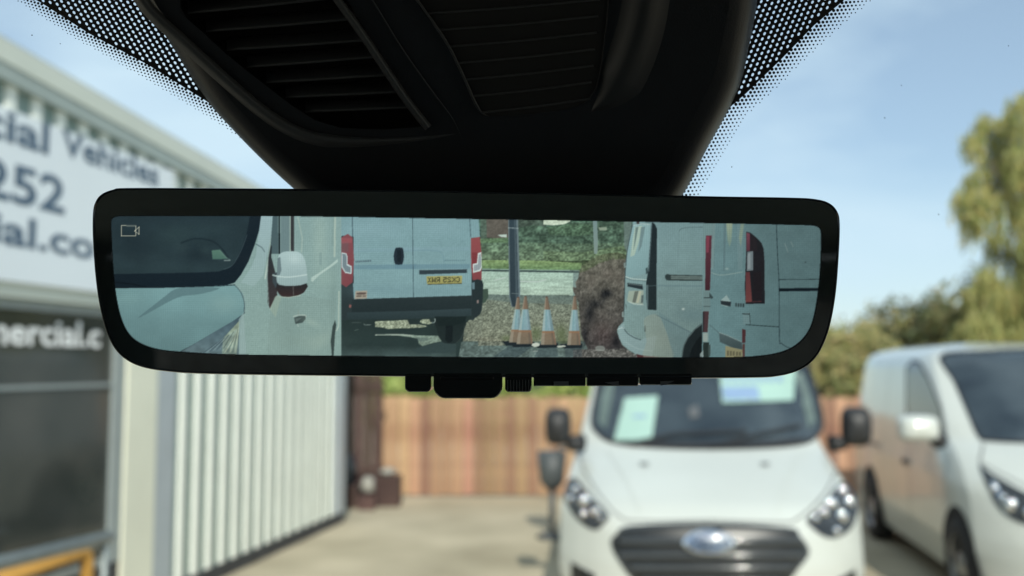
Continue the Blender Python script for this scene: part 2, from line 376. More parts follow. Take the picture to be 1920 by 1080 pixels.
# darker return next to the building
gate = thing('dark_board_gate', 'dark brown board gate between the metal building and the fence', 'gate', (at(680, 800, FY - .6).x, FY - 0.6, 0))
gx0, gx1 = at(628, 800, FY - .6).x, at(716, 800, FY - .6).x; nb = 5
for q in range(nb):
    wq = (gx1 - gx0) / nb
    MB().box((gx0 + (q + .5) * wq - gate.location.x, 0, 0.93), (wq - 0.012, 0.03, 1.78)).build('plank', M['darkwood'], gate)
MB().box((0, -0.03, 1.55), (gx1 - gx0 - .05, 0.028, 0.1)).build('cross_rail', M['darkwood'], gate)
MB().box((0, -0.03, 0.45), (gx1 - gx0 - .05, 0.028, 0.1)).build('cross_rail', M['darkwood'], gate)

def lump(c, r, seed):
    bm = bmesh.new(); bmesh.ops.create_icosphere(bm, subdivisions=2, radius=1)
    rr = random.Random(seed)
    ph = [rr.uniform(0, 6) for _ in range(6)]
    for v in bm.verts:
        d = v.co.copy(); k = 1 + 0.18 * math.sin(4 * d.x + ph[0]) + 0.15 * math.sin(5 * d.y + ph[1]) + 0.12 * math.sin(6 * d.z + ph[2])
        k *= rr.uniform(.8, 1.15); v.co = Vector((d.x * r[0] * k + c[0], d.y * r[1] * k + c[1], d.z * r[2] * k + c[2]))
    bm.verts.index_update(); vs = [v.co.copy() for v in bm.verts]; fs = [tuple(v.index for v in f.verts) for f in bm.faces]; bm.free(); return vs, fs
for X, Y, yy, r, nm, lab in ((690, 910, 12.6, (.08, .08, .12), 'plastic_container', 'whitish plastic container standing low by the dark board gate'),
                             (726, 884, 12.9, (.14, .07, .05), 'plastic_sack', 'small pale sack lying on the stack by the dark board gate'),
                             (655, 880, 12.8, (.10, .1, .2), 'metal_bucket', 'dull grey bucket beside the end of the metal building')):
    p = at(X, Y, yy); vs, fs = lump((0, 0, r[2]), r, len(nm) % 7 + 3)
    o = obj(nm, vs, fs, M['gum'] if 'metal' not in nm else M['dgrey'], None, True); o.location = (p.x, p.y, 0)
    tag(o, lab, nm.split('_')[1])
    if p.z - r[2] > 0.08:
        o.location.z = p.z - r[2]
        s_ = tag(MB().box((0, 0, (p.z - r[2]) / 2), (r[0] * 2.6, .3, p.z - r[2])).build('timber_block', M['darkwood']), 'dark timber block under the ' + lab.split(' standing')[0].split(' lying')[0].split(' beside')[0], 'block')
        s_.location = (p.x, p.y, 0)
# dark item standing near the fence left of the van
p = at(1035, 880, 10.5)
it = thing('dark_tub', 'dark grey tub on a thin stand beside the wooden fence, left of the van', 'stand', (p.x, p.y, 0))
it.name = 'tub_stand'
vs = []; mb = MB()
mb.tube([(0, 0, .52), (0, 0, .60), (0.0, 0, .92)], [.07, .13, .16], 16); mb.build('tub', M['dgrey'], it, True)
MB().tube([(0, 0, 0.03), (0, 0, .52)], .035, 10).build('stem', M['dgrey'], it, True)
MB().tube([(0, 0, 0.0), (0, 0, .03), (0, 0, .05)], [.17, .17, .05], 16).build('base', M['dgrey'], it, True)
MB().tube([(0, 0, .88), (.1, 0, .97), (.26, 0, .93)], .02, 8).build('handle', M['dgrey'], it, True)

# ------------------------------------------------------------------ vegetation
def leaves(mb, cx, cy, cz, rx, ry, rz, n, s, rnd, droop=0.0, clumps=14):
    cl = []
    for _ in range(clumps):
        while True:
            a = Vector((rnd.uniform(-1, 1), rnd.uniform(-1, 1), rnd.uniform(-1, 1)))
            if a.length < 1: break
        cl.append((a * 0.8, rnd.uniform(0.22, 0.45)))
    for _ in range(n):
        c, r = cl[rnd.randrange(clumps)]
        d = Vector((rnd.gauss(0, 1), rnd.gauss(0, 1), rnd.gauss(0, 1))).normalized() * r * rnd.uniform(.4, 1.05)
        q = c + d; p = Vector((cx + q.x * rx, cy + q.y * ry, cz + q.z * rz))
        a = Vector((rnd.gauss(0, 1), rnd.gauss(0, 1), rnd.gauss(0, 1) - droop * 3)).normalized(); b = a.orthogonal().normalized() * s * rnd.uniform(.3, .6)
        a = a * s * rnd.uniform(.7, 1.5)
        mb.add([p - a, p + b, p + a, p - b], [(0, 1, 2, 3)])
def tree(name, label, cat, x, y, h, crown, n, s, m, seed, group=None):
    rnd = random.Random(seed); t = thing(name, label, cat, (x, y, 0), 0, group)
    MB().tube([(0, 0, 0), (.05, 0, h * .35), (-.05, .05, h * .6), (0, 0, h * .85)], [h * .035, h * .027, h * .018, h * .006], 10).build('trunk', M['bark'], t, True)
    for k in range(4):
        a = rnd.uniform(0, 6.28); r = crown[0] * .6
        MB().tube([(0, 0, h * (.3 + .1 * k)), (r * .5 * math.cos(a), r * .5 * math.sin(a), h * (.45 + .1 * k)), (r * math.cos(a), r * math.sin(a), h * (.52 + .11 * k))], [h * .015, h * .01, h * .004], 7).build('limb', M['bark'], t, True)
    mb = MB(); leaves(mb, 0, 0, h - crown[2] * .95, *crown, n, s, rnd, clumps=46)
    mb.build('crown', m, t); return t
# willow on the right: drooping strands of narrow leaves
rnd = random.Random(5)
wy = 17.0; wp = at(2010, 640, wy)
wt = thing('willow_tree', 'tall golden green weeping willow behind the parked van', 'tree', (wp.x, wy, 0))
MB().tube([(0, 0, 0), (.1, 0, 2.0), (-.1, .1, 3.6), (0, 0, 5.2)], [.32, .26, .18, .06], 12).build('trunk', M['bark'], wt, True)
tips = []
for k in range(9):
    a = k * 2.4; r = rnd.uniform(.7, 1.5); z = rnd.uniform(4.0, 6.3)
    e = Vector((r * math.cos(a), r * math.sin(a) * .8, z)); tips.append(e)
    MB().tube([(0, 0, 2.2 + .2 * k), tuple(e * .6 + Vector((0, 0, .9))), tuple(e)], [.09, .05, .02], 7).build('limb', M['bark'], wt, True)
# clumps whose left ends follow the seen outline of the tree
cl = []
for X, Y, r in ((1925, 205, .40), (1895, 240, .32), (1845, 238, .24), (1822, 262, .20), (1868, 290, .30), (1925, 300, .45), (1832, 345, .28), (1805, 372, .20), (1850, 385, .30), (1880, 350, .28), (1930, 400, .40),
                (1822, 418, .18), (1870, 455, .24), (1918, 470, .36), (1850, 520, .24), (1828, 560, .22), (1880, 545, .34), (1930, 560, .45), (1842, 610, .32), (1895, 620, .42), (1815, 630, .28), (1790, 650, .28), (1990, 300, .8), (2060, 400, .9), (2000, 520, .9), (2100, 550, .9), (1985, 190, .6), (2070, 260, .8), (1940, 640, .6)):
    q = at(X, Y, wy + rnd.uniform(-.7, .7)); cl.append((q - Vector((wp.x, wy, 0)), r * 1.05))
mb = MB()
for c, r in cl:
    for _ in range(int(105 * (r / .4) ** 1.3)):
        a = rnd.uniform(0, 6.28); rr = r * math.sqrt(rnd.random()) * .85
        top = c + Vector((rr * math.cos(a), rr * math.sin(a), r * .55 * (1 - rr / r) + rnd.uniform(-.15, .15)))
        L = rnd.uniform(.3, 1.0) * (r / .5) ** .6; dx = rnd.uniform(-.12, .12); st = int(L / .045)
        for k in range(st):
            p = top + Vector((dx * k / st + rnd.uniform(-.03, .03), rnd.uniform(-.03, .03), -L * k / st))
            ad = Vector((rnd.uniform(-.5, .5), rnd.uniform(-.5, .5), -1)).normalized() * .075; b = ad.orthogonal().normalized(); b.rotate(Matrix.Rotation(rnd.uniform(0, 6), 3, ad)); b *= .014
            mb.add([p - ad, p + b, p + ad, p - b], [(0, 1, 2, 3)])
mb.build('crown', M['willow'], wt)
# hedge / shrubs to the left of the willow, behind the fence
for i, (X, Yt, r, yy, lab) in enumerate(((1830, 535, 1.3, 18.5, 'broad olive bush at the foot of the willow, behind the white van roof'),
                                    (1770, 545, 1.2, 19.5, 'tall rounded bush just left of the willow'),
                                    (1712, 562, 1.2, 20, 'brownish rounded bush, second to the left of the willow'),
                                    (1660, 582, 1.1, 20.5, 'mid green bush over the rear roof corner of the right-hand van'),
                                    (1606, 603, 1.0, 19, 'low bush in the gap between the two white vans'),
                                    (1560, 612, 1.0, 19.5, 'low bush just beyond the right end of the mirror'))):
    p = at(X, Yt, yy); tree('shrub', lab, 'bush', p.x, yy, p.z, (r, 1.0, p.z * .5), 9000, .085, M['hedge'], 20 + i, 'bushes behind the fence on the right')
for i, (X, yy, hh, r, lab) in enumerate(((770, 16, 1.95, .9, 'yellow green bush over the left end of the board fence'),
                                    (900, 16.5, 1.9, 1.1, 'light green bush over the fence below the middle of the mirror'),
                                    (1040, 16, 2.0, 1.0, 'bright green bush over the fence next to the van windscreen'))):
    p = at(X, 700, yy); tree('garden_bush', lab, 'bush', p.x, yy, hh, (r, .8, .75), 2600, .07, M['bush'], 40 + i, 'bushes behind the board fence')

# ------------------------------------------------------------------ vans
def interp(tab, z):
    return float(np.interp(z, [a for a, b in tab], [b for a, b in tab]))
class Van:
    def __init__(s, name, label, loc, rz, Ft, Wt, Ct, L, top, pw=4.0, z0=0.22):
        s.t = thing(name, label, 'van', loc, rz); s.M = Matrix.Translation(loc) @ Matrix.Rotation(rz, 4, 'Z'); s.Mi = s.M.inverted()
        s.Ft, s.Wt, s.Ct, s.L, s.top, s.pw, s.z0 = Ft, Wt, Ct, L, top, pw, z0
        zs = np.linspace(z0, top, 90)
        # smooth the control tables so the nose has no creases
        def sm(tab):
            zz = np.linspace(z0 - .1, top + .1, 240); v = np.interp(zz, [a for a, b in tab], [b for a, b in tab])
            k = np.exp(-np.linspace(-2, 2, 11) ** 2); k /= k.sum(); v2 = np.convolve(np.pad(v, 5, mode='edge'), k, 'valid'); return list(zip(zz, v2))
        s.Ft, s.Wt, s.Ct = sm(Ft), sm(Wt), sm(Ct)
        s.body()
    def F(s, x, z):
        W = interp(s.Wt, z); u = min(1.0, abs(x) / max(W, .01)); return interp(s.Ft, z) + interp(s.Ct, z) * (u ** s.pw * .75 + u * u * .25)
    def sf(s, x, z, off=0.0):
        y = s.F(x, z)
        if off:
            e = .01; nx = (s.F(x + e, z) - s.F(x - e, z)) / (2 * e); nz_ = (s.F(x, z + e) - s.F(x, z - e)) / (2 * e)
            n_ = Vector((nx, -1, nz_)).normalized(); return Vector((x, y, z)) + n_ * off
        return Vector((x, y, z))
    def side(s, sg, yy, z, off=0.0): return Vector((sg * (interp(s.Wt, z) + off), yy, z))
    def px(s, X, Y):
        y = s.t.location.y + .3
        for _ in range(25):
            l = s.Mi @ at(X, Y, y); e = s.F(l.x, l.z) - l.y; y += e * .7
        return l.x, l.z
    def pxside(s, X, Y, sg):
        y = s.t.location.y + 2.5
        for _ in range(40):
            l = s.Mi @ at(X, Y, y); e = sg * interp(s.Wt, l.z) - l.x
            d = s.Mi.to_3x3() @ ray(X, Y); y += e / d.x * d.y * .8 if abs(d.x) > .02 else 0
        return l.y, l.z
    def body(s):
        nz_, nu = 100, 48; mb = MB(); rows = []
        us = [math.sin(math.pi / 2 * (-1 + 2 * i / nu)) for i in range(nu + 1)]
        for j in range(nz_ + 1):
            z = s.z0 + (s.top - s.z0) * j / nz_; W = interp(s.Wt, z)
            yr = s.L - .10 * max(0, (z - .9)) 
            row = [Vector((-W * .97, yr, z))] + [Vector((-W, yr - .12 - (yr - .12 - s.F(-W, z)) * k / 5, z)) for k in range(5)]
            row += [s.sf(u * W, z) for u in us]
            row += [Vector((W, s.F(W, z) + (yr - .12 - s.F(W, z)) * (k + 1) / 5, z)) for k in range(5)] + [Vector((W * .97, yr, z))]
            rows.append(row)
        mb.grid(rows); n_ = len(rows[0]); last = nz_ * n_
        # roof: join left and right halves of the top row
        for i in range(n_ // 2): mb.f.append((last + i, last + i + 1, last + n_ - 2 - i, last + n_ - 1 - i))
        for j in range(nz_): a = j * n_; mb.f.append((a, a + n_, a + 2 * n_ - 1, a + n_ - 1))
        s.bodyo = mb.build('body', M['paint'], s.t, True)
        MB().box((0, s.L / 2 + .2, s.z0 - .03), (1.5, s.L - .8, .10)).build('underbody', M['arch'], s.t)
    def fpatch(s, name, poly, m, off, step=.05, parent=None, **k):
        return patch(name, densify(poly, step), lambda a, b: s.sf(a, b, off), m, parent or s.t, step, **k)
    def fpx(s, name, pts, m, off, sm=0, step=.05, parent=None, **k):
        q = [s.px(*p) for p in (smooth_line(pts, sm, True) if sm else pts)]
        return s.fpatch(name, q, m, off, step, parent, **k)
    def spatch(s, name, sg, poly, m, off, step=.06, parent=None):
        return patch(name, densify(poly, step), lambda a, b: s.side(sg, a, b, off), m, parent or s.t, step)
    def strip(s, name, pts, wd, m, off, front=True, sg=-1, parent=None):
        P = densify(pts, .03, False); L_, R_ = [], []
        for i, p in enumerate(P):
            a = P[max(0, i - 1)]; b = P[min(len(P) - 1, i + 1)]; d = Vector((b[0] - a[0], b[1] - a[1])).normalized(); nn = Vector((-d.y, d.x)) * wd / 2
            f_ = (lambda u, v: s.sf(u, v, off)) if front else (lambda u, v: s.side(sg, u, v, off))
            L_.append(f_(p[0] + nn.x, p[1] + nn.y)); R_.append(f_(p[0] - nn.x, p[1] - nn.y))
        return MB().grid([L_, R_]).build(name, m, parent or s.t, True)
    def wheel(s, sg, yy, r=.34):
        Wd = interp(s.Wt, .5)
        arch = [(yy + (r + .09) * math.cos(a), .34 + (r + .09) * math.sin(a)) for a in np.linspace(math.radians(-22), math.radians(202), 24)]
        arch = [(a, max(b, s.z0 + .002)) for a, b in arch]
        s.spatch('wheel_arch', sg, arch, M['arch'], .004)
        wt_ = bpy.data.objects.new('wheel', None); COL.objects.link(wt_); wt_.parent = s.t; wt_.location = (sg * (Wd - .085), yy, r)
        pr = [(r * .62, -.10), (r * .93, -.105), (r, -.08), (r, .08), (r * .93, .105), (r * .62, .10)]
        mb = MB(); N = 32
        mb.grid([[(sg * p[1], p[0] * math.cos(t), p[0] * math.sin(t)) for p in pr] for t in np.linspace(0, 2 * math.pi, N + 1)]); mb.build('tyre', M['tyre'], wt_, True)
        pr = [(r * .64, .10), (r * .58, .07), (r * .30, .055), (r * .22, .085), (.001, .09)]
        mb = MB(); mb.grid([[(sg * p[1], p[0] * math.cos(t), p[0] * math.sin(t)) for p in pr] for t in np.linspace(0, 2 * math.pi, N + 1)]); mb.build('rim', M['steel'], wt_, True)
        for k in range(6):
            t = k * math.pi / 3
            MB().box((sg * .072, r * .44 * math.cos(t), r * .44 * math.sin(t)), (.02, .05, .05)).build('wheel_slot', M['arch'], wt_)
    def wing_mirror(s, sg, cx, cy, cz, w_, h_, m, arm=.08):
        mr = bpy.data.objects.new('wing_mirror', None); COL.objects.link(mr); mr.parent = s.t; mr.location = (cx, cy, cz)
        rows = []
        for k, (yy, sc) in enumerate(((-.11, .03), (-.105, .45), (-.085, .74), (-.05, .92), (0, 1), (.05, 1), (.06, .94), (.062, .02))):
            rows.append([(w_ / 2 * sc * (abs(math.cos(t)) ** .55) * (1 if math.cos(t) > 0 else -1), yy, h_ / 2 * sc * (abs(math.sin(t)) ** .55) * (1 if math.sin(t) > 0 else -1)) for t in np.linspace(0, 2 * math.pi, 33)])
        MB().grid(rows).build('mirror_cover', m, mr, True)
        MB().tube([(-sg * w_ * .4, 0.0, -h_ * .42), (-sg * (w_ * .5 + arm), .06, -h_ * .46)], [.05, .07], 10).build('mirror_arm', M['black'], mr, True)
        return mr

# --- van facing the camera
F1 = [(.1, .12), (.2, .07), (.32, .0), (.60, .0), (.80, .03), (.88, .08), (.96, .20), (1.04, .40), (1.12, .63), (1.20, .88), (1.26, 1.05), (1.9, 1.83), (1.96, 2.0), (2.02, 2.4), (2.1, 2.5)]
W1 = [(.1, .90), (.25, .95), (.5, .99), (.9, .985), (1.05, .95), (1.25, .905), (1.9, .765), (1.955, .72), (1.995, .60), (2.02, .40), (2.1, .4)]
C1 = [(.1, .45), (.8, .50), (1.0, .42), (1.2, .35), (1.4, .28), (2.0, .2)]
v1 = Van('panel_van', 'white panel van facing the camera with paper notices in its windscreen', Vector((1.245, 6.0, 0)), math.radians(-7), F1, W1, C1, 4.9, 2.02)
# windscreen
ws = [(1128, 700), (1118, 745), (1111, 790), (1122, 812), (1150, 829), (1220, 837), (1320, 840), (1430, 838), (1505, 831), (1532, 815), (1541, 795), (1533, 745), (1516, 695), (1490, 640), (1440, 610), (1320, 604), (1200, 612), (1150, 650)]
wsp = [v1.px(*p) for p in smooth_line(ws, 4, True)]
M['interior'] = mat('van_interior_seen', (0.05, 0.07, 0.08), 0.8, vary=0.5, scale=3)
M['screenglass'] = mat('van_windscreen', (0.018, 0.027, 0.036), 0.05, col2=(0.05, 0.068, 0.08), scale=2.2, spec=0.8)
w1 = v1.fpatch('windscreen', wsp, M['screenglass'], .005, .06)
c_ = (sum(p[0] for p in wsp) / len(wsp), sum(p[1] for p in wsp) / len(wsp))
loop = wsp + [wsp[0]]
v1.strip('windscreen_seal', loop, .028, M['black'], .008)
v1.fpx('cowl', [(1140, 829), (1200, 838), (1320, 843), (1440, 841), (1512, 833), (1500, 822), (1400, 829), (1250, 829), (1160, 820)], M['black'], .010, 3)
for P_ in ([(1180, 836), (1260, 818), (1400, 812)], [(1330, 840), (1420, 818), (1500, 800)]):
    v1.strip('wiper', [v1.px(*p) for p in P_], .022, M['black'], .022)
# papers
pa = v1.fpx('price_sheet', [(1172, 748), (1234, 744), (1222, 826), (1152, 828)], M['paper'], .012)
v1.fpx('price_print', [(1188, 781), (1212, 780), (1211, 785), (1187, 786)], M['ink'], .016, parent=pa)
pa = v1.fpx('banner_sheet', [(1348, 690), (1492, 690), (1486, 752), (1354, 757)], M['paper'], .012)
v1.fpx('banner_print', [(1352, 728), (1420, 727), (1424, 752), (1358, 752)], M['ink'], .016, parent=pa)
for q in range(7): v1.fpx('banner_print', [(1358 + q * 16, 707), (1367 + q * 16, 707), (1369 + q * 16, 719), (1360 + q * 16, 719)], M['ink'], .016, parent=pa)
# small grey patch on the windscreen
v1.fpx('windscreen_patch', [(1290, 768), (1308, 760), (1312, 782), (1294, 786)], M['grey'], .011)
pt = mat('pillar_reflection_grey', (.11, .15, .14), .6, vary=.2, scale=6)  # grey strips on the windscreen: a reflection of the trim put into colour
v1.fpx('pillar_reflection', [(1122, 790), (1136, 806), (1146, 760), (1158, 700), (1142, 700), (1128, 745)], pt, .0085)
v1.fpx('pillar_reflection', [(1530, 790), (1516, 806), (1504, 760), (1488, 700), (1504, 700), (1520, 745)], pt, .0085)
# grille
gp = [(1186, 990), (1330, 986), (1476, 994), (1494, 1006), (1512, 1034), (1494, 1062), (1456, 1094), (1330, 1100), (1210, 1092), (1172, 1060), (1151, 1020), (1160, 1004)]
gq = smooth_line(gp, 3, True)
v1.fpx('grille', gq, M['grille'], .006)
v1.strip('grille_surround', [v1.px(*p) for p in gq + [gq[0]]], .022, M['grillebar'], .016)
for yl, xl, xr in ((1012, 1166, 1500), (1038, 1166, 1500), (1062, 1186, 1480), (1084, 1206, 1462)):
    a = [v1.px(X, yl + 2 * math.cos((X - 1330) / 170)) for X in np.linspace(xl, xr, 12)]
    rows = []
    for off, dz in ((.008, -.030), (.034, -.022), (.040, .0), (.030, .012), (.008, .016)): rows.append([v1.sf(p[0], p[1] + dz, off) for p in a])
    MB().grid(rows).build('grille_bar', M['grillebar'], v1.t, True)
# badge
bc = v1.px(1328, 1019)
for r_, m_, of in ((1.0, M['chrome'], .046), (.86, M['blue'], .050)):
    el = [(bc[0] + r_ * .155 * math.cos(t), bc[1] + r_ * .065 * math.sin(t)) for t in np.linspace(0, 2 * math.pi, 29)[:-1]]
    v, f = tri(el, .03); rows = [v1.sf(a, b, of + .016 * (1 - min(1, ((a - bc[0]) / .155) ** 2 + ((b - bc[1]) / .065) ** 2))) for a, b in v]
    obj('badge_ring' if r_ == 1 else 'badge_plate', rows, f, m_, v1.t, True)
# script lettering on the oval badge
cu = bpy.data.curves.new('badge_script', 'FONT'); cu.body = 'Ford'; cu.size = .115; cu.shear = .35; cu.align_x = 'CENTER'; cu.offset = .002; cu.extrude = .001
o_ = bpy.data.objects.new('tmp', cu); COL.objects.link(o_); bpy.context.view_layer.update(); me = bpy.data.meshes.new_from_object(o_.evaluated_get(bpy.context.evaluated_depsgraph_get())); bpy.data.objects.remove(o_)
pts_ = [v1.sf(bc[0] + v.co.x, bc[1] - .035 + v.co.y, .070) for v in me.vertices]
obj('badge_script', pts_, [tuple(p.vertices) for p in me.polygons], M['chrome'], v1.t)
# headlights with reflector bowls
hl = {'L': [(1063, 908), (1078, 898), (1108, 930), (1141, 966), (1137, 978), (1119, 994), (1090, 980), (1066, 950), (1059, 926)],
      'R': [(1580, 905), (1600, 925), (1608, 950), (1598, 985), (1580, 1003), (1553, 1009), (1526, 994), (1512, 974), (1540, 950), (1562, 920)]}
for key, pts in hl.items():
    h_ = v1.fpx('headlight', pts, M['lens'], .008, 3, .04)
    bowls = {'L': [(1080, 920, 11), (1098, 942, 16), (1072, 937, 9), (1118, 962, 11), (1128, 972, 7), (1096, 966, 9)], 'R': [(1578, 922, 12), (1556, 948, 16), (1591, 944, 13), (1543, 964, 12), (1576, 970, 15), (1528, 974, 9), (1566, 996, 9)]}[key]
    for (X, Y, r) in bowls:
        c = v1.px(X, Y); cc = v1.sf(c[0], c[1], .012); rr = r / FPX * 4.6
        bm = bmesh.new(); bmesh.ops.create_uvsphere(bm, u_segments=16, v_segments=10, radius=rr); bm.verts.index_update()
        obj('reflector_bowl', [Vector((v.co.x, v.co.y * .42, v.co.z)) + cc for v in bm.verts], [tuple(v.index for v in f.verts) for f in bm.faces], M['bowl'], h_, True); bm.free()
# bonnet creases and gaps
v1.strip('bonnet_gap', [v1.px(*p) for p in ((1086, 852), (1094, 880), (1118, 920), (1148, 958), (1172, 976), (1330, 976), (1484, 980), (1510, 962), (1546, 925), (1568, 880), (1570, 850))], .008, M['seam'], .003)
for X in (1208, 1434): 
    c = v1.px(X, 872); v1.fpatch('washer_jet', rrect(c[0] - .03, c[1] - .006, c[0] + .03, c[1] + .006, .005), M['grey'], .012, .03)
# lower bumper openings
v1.fpatch('lower_grille', [(-.62, .26), (.62, .26), (.66, .40), (-.66, .40)], M['grille'], .005)
for sg in (-1, 1):
    v1.fpatch('fog_lamp_recess', [(sg * .72, .36), (sg * .90, .40), (sg * .90, .56), (sg * .74, .52)][::sg], M['grille'], .006)
    yy = 1.45
    v1.spatch('side_window', sg, [(1.42, 1.27), (2.35, 1.27), (2.35, 1.84), (2.0, 1.84)][::sg], M['glassdark'], .004)
    v1.wheel(sg, 1.05); v1.wheel(sg, 3.95)
    v1.strip('door_gap', [(2.42, .45), (2.42, 1.86)], .010, M['seam'], .003, False, sg)
q = v1.Mi @ at(1046, 800, 7.15); v1.wing_mirror(-1, q.x, q.y, q.z, .19, .27, M['black'])
q = v1.Mi @ at(1606, 800, 7.45); v1.wing_mirror(1, q.x, q.y, q.z, .22, .30, M['black'])
v1.strip('bonnet_crease', [v1.px(*p) for p in ((1140, 845), (1175, 900), (1200, 960))], .010, M['paint'], .006)
v1.strip('bonnet_crease', [v1.px(*p) for p in ((1500, 845), (1475, 900), (1455, 960))], .010, M['paint'], .006)
v1.fpatch('number_plate', [(-.26, .42), (.26, .42), (.26, .53), (-.26, .53)], mat('plate_white', (.7, .7, .68), .4, vary=.05), .012)

# --- van on the right, seen three-quarter
F2 = [(.1, .10), (.2, .05), (.32, .0), (.60, .0), (.80, .05), (.92, .13), (1.0, .25), (1.08, .42), (1.18, .68), (1.27, .95), (1.9, 1.85), (1.99, 2.05), (2.05, 2.5), (2.1, 2.6)]
W2 = [(.1, .90), (.25, .94), (.5, .98), (.95, .985), (1.1, .96), (1.3, .935), (1.85, .85), (1.95, .80), (2.02, .66), (2.05, .45), (2.1, .4)]
C2 = [(.1, .60), (.8, .62), (1.0, .55), (1.2, .40), (1.4, .28), (2.0, .2)]
v2 = Van('delivery_van', 'white delivery van seen three-quarter at the right edge, its white mirror sticking out', Vector((4.24, 6.35, 0)), math.radians(-8.6), F2, W2, C2, 5.0, 2.05)
ws = [(1766, 668), (1790, 715), (1812, 765), (1836, 818), (1856, 826), (1960, 830), (2100, 830), (2200, 800), (2180, 700), (2120, 655), (1980, 655), (1850, 660)]
wsp = [v2.px(*p) for p in smooth_line(ws, 4, True)]
v2.fpatch('windscreen', wsp, M['screenglass'], .005, .06)
v2.strip('windscreen_seal', wsp + [wsp[0]], .022, M['black'], .007)
# side window etc. on the left flank
sw = [v2.pxside(X, Y, -1) for X, Y in ((1700, 690), (1712, 676), (1728, 682), (1745, 715), (1765, 765), (1772, 812), (1768, 838), (1752, 830), (1740, 790), (1700, 785))]
v2.spatch('side_window', -1, sw, M['glassdark'], .005)
v2.strip('window_seal', sw + [sw[0]], .03, M['black'], .007, False, -1)
a = v2.pxside(1699, 865, -1); v2.spatch('door_handle', -1, rrect(a[0] - .09, a[1] - .028, a[0] + .09, a[1] + .028, .02), M['black'], .02)
for xx in (1697, 1775):
    a = v2.pxside(xx, 840, -1)
v2.strip('door_gap', [(2.42, .40), (2.42, 1.88)], .008, M['seam'], .003, False, -1)
v2.strip('door_gap', [(1.30, .75), (1.28, 1.15)], .008, M['seam'], .003, False, -1)
v2.strip('side_crease', [(1.6, 1.12), (3.2, 1.10), (4.8, 1.10)], .014, M['paint'], .007, False, -1)
v2.strip('door_gap', [(3.55, .42), (3.55, 1.86)], .008, M['seam'], .003, False, -1)
v2.strip('sliding_rail', [(3.6, 1.02), (4.75, 1.02)], .03, M['grey'], .006, False, -1)
v2.wheel(-1, 1.0, .345); v2.wheel(-1, 4.05, .345); v2.wheel(1, 1.0, .345); v2.wheel(1, 4.05, .345)
q = v2.Mi @ at(1722, 803, 7.35); v2.wing_mirror(-1, q.x, q.y, q.z, .30, .20, M['paint'], .01)
h_ = v2.fpx('headlight', [(1836, 872), (1862, 890), (1930, 928), (1990, 950), (1985, 985), (1930, 985), (1890, 968), (1862, 935)], M['lens'], .008, 3, .04)
for X, Y, r in ((1900, 948, 12), (1868, 918, 8), (1935, 962, 12), (1884, 934, 6)):
    c = v2.px(X, Y); cc = v2.sf(c[0], c[1], .010); rr = r / FPX * 6.9
    bm = bmesh.new(); bmesh.ops.create_uvsphere(bm, u_segments=16, v_segments=10, radius=rr); bm.verts.index_update()
    obj('reflector_bowl', [Vector((v.co.x, v.co.y * .42, v.co.z)) + cc for v in bm.verts], [tuple(v.index for v in f.verts) for f in bm.faces], M['bowl'], h_, True); bm.free()
v2.strip('running_light', [v2.px(*p) for p in ((1862, 905), (1880, 935), (1892, 962))], .02, M['chrome'], .016)
v2.fpatch('lower_grille', [(-.6, .30), (.6, .30), (.6, .60), (-.6, .60)], M['grille'], .005)
v2.strip('bonnet_gap', [v2.px(*p) for p in ((1843, 832), (1836, 866), (1880, 890), (1960, 930))], .008, M['seam'], .003)

# ------------------------------------------------------------------ cab interior of our own vehicle
def glass_t(X, Y):
    d = ray(X, Y); return d, 0.451 / (d.y + 0.7 * d.z)
def gl(X, Y, off=0.0):
    """the point at which the sight line meets the windscreen, drawn 'off' metres inwards"""
    d, t = glass_t(X, Y); t *= (1 - off / (t * d.y)); return Vector((d.x * t, d.y * t, H + d.z * t))
trim = mat('cab_trim', (0.013, 0.013, 0.015), 0.42, vary=0.1, scale=30, bump=0.06, bscale=1400)
trim2 = mat('cab_trim_soft', (0.050, 0.051, 0.052), 0.46, vary=0.1, scale=30, bump=0.06, bscale=1400)
ridge = mat('cab_trim_ridge', (0.022, 0.022, 0.023), 0.5, vary=0.1, scale=30)
lining = mat('roof_lining', (0.17, 0.22, 0.225), 0.95, vary=0.1, scale=40)
wsn = thing('windscreen', 'clear van windscreen with black dotted ceramic band along its top', 'windscreen', (0, .43, H))
Mw = Matrix.Translation((0, -.43, -H))
def gz(x, z, off=0.0): return Vector((x, .451 - .7 * z - off, H + z))     # z relative to eye
MB().grid([[Mw @ gz(x, z, -.004) for x in np.linspace(-.72, .72, 9)] for z in np.linspace(-.42, .20, 7)]).build('pane', pane_mat('windscreen_glass'), wsn, True)
frit = mat('ceramic_print', (0.006, 0.006, 0.007), 0.6, vary=0.1)
def lattice(e1, e2, org, poly):
    xs = [p[0] for p in poly]; ys = [p[1] for p in poly]; o = []
    for i in range(-260, 261):
        for j in range(-160, 161):
            x = org[0] + i * e1[0] + j * e2[0]; y = org[1] + i * e1[1] + j * e2[1]
            if min(xs) < x < max(xs) and min(ys) < y < max(ys): o.append((x, y))
    a = np.array(o); k = inpoly(a[:, 0], a[:, 1], poly); return a[k]
def segdist(p, line):
    best = 1e9
    for i in range(len(line) - 1):
        a, b = line[i], line[i + 1]; dx, dy = b[0] - a[0], b[1] - a[1]; t = max(0, min(1, ((p[0] - a[0]) * dx + (p[1] - a[1]) * dy) / (dx * dx + dy * dy)))
        best = min(best, math.hypot(p[0] - a[0] - t * dx, p[1] - a[1] - t * dy))
    return best
def ell(x, y, a, b, th, n_):
    c, s_ = math.cos(th), math.sin(th)
    return [(x + a * math.cos(t) * c - b * math.sin(t) * s_, y + a * math.cos(t) * s_ + b * math.sin(t) * c) for t in [2 * math.pi * k / n_ for k in range(n_)]]
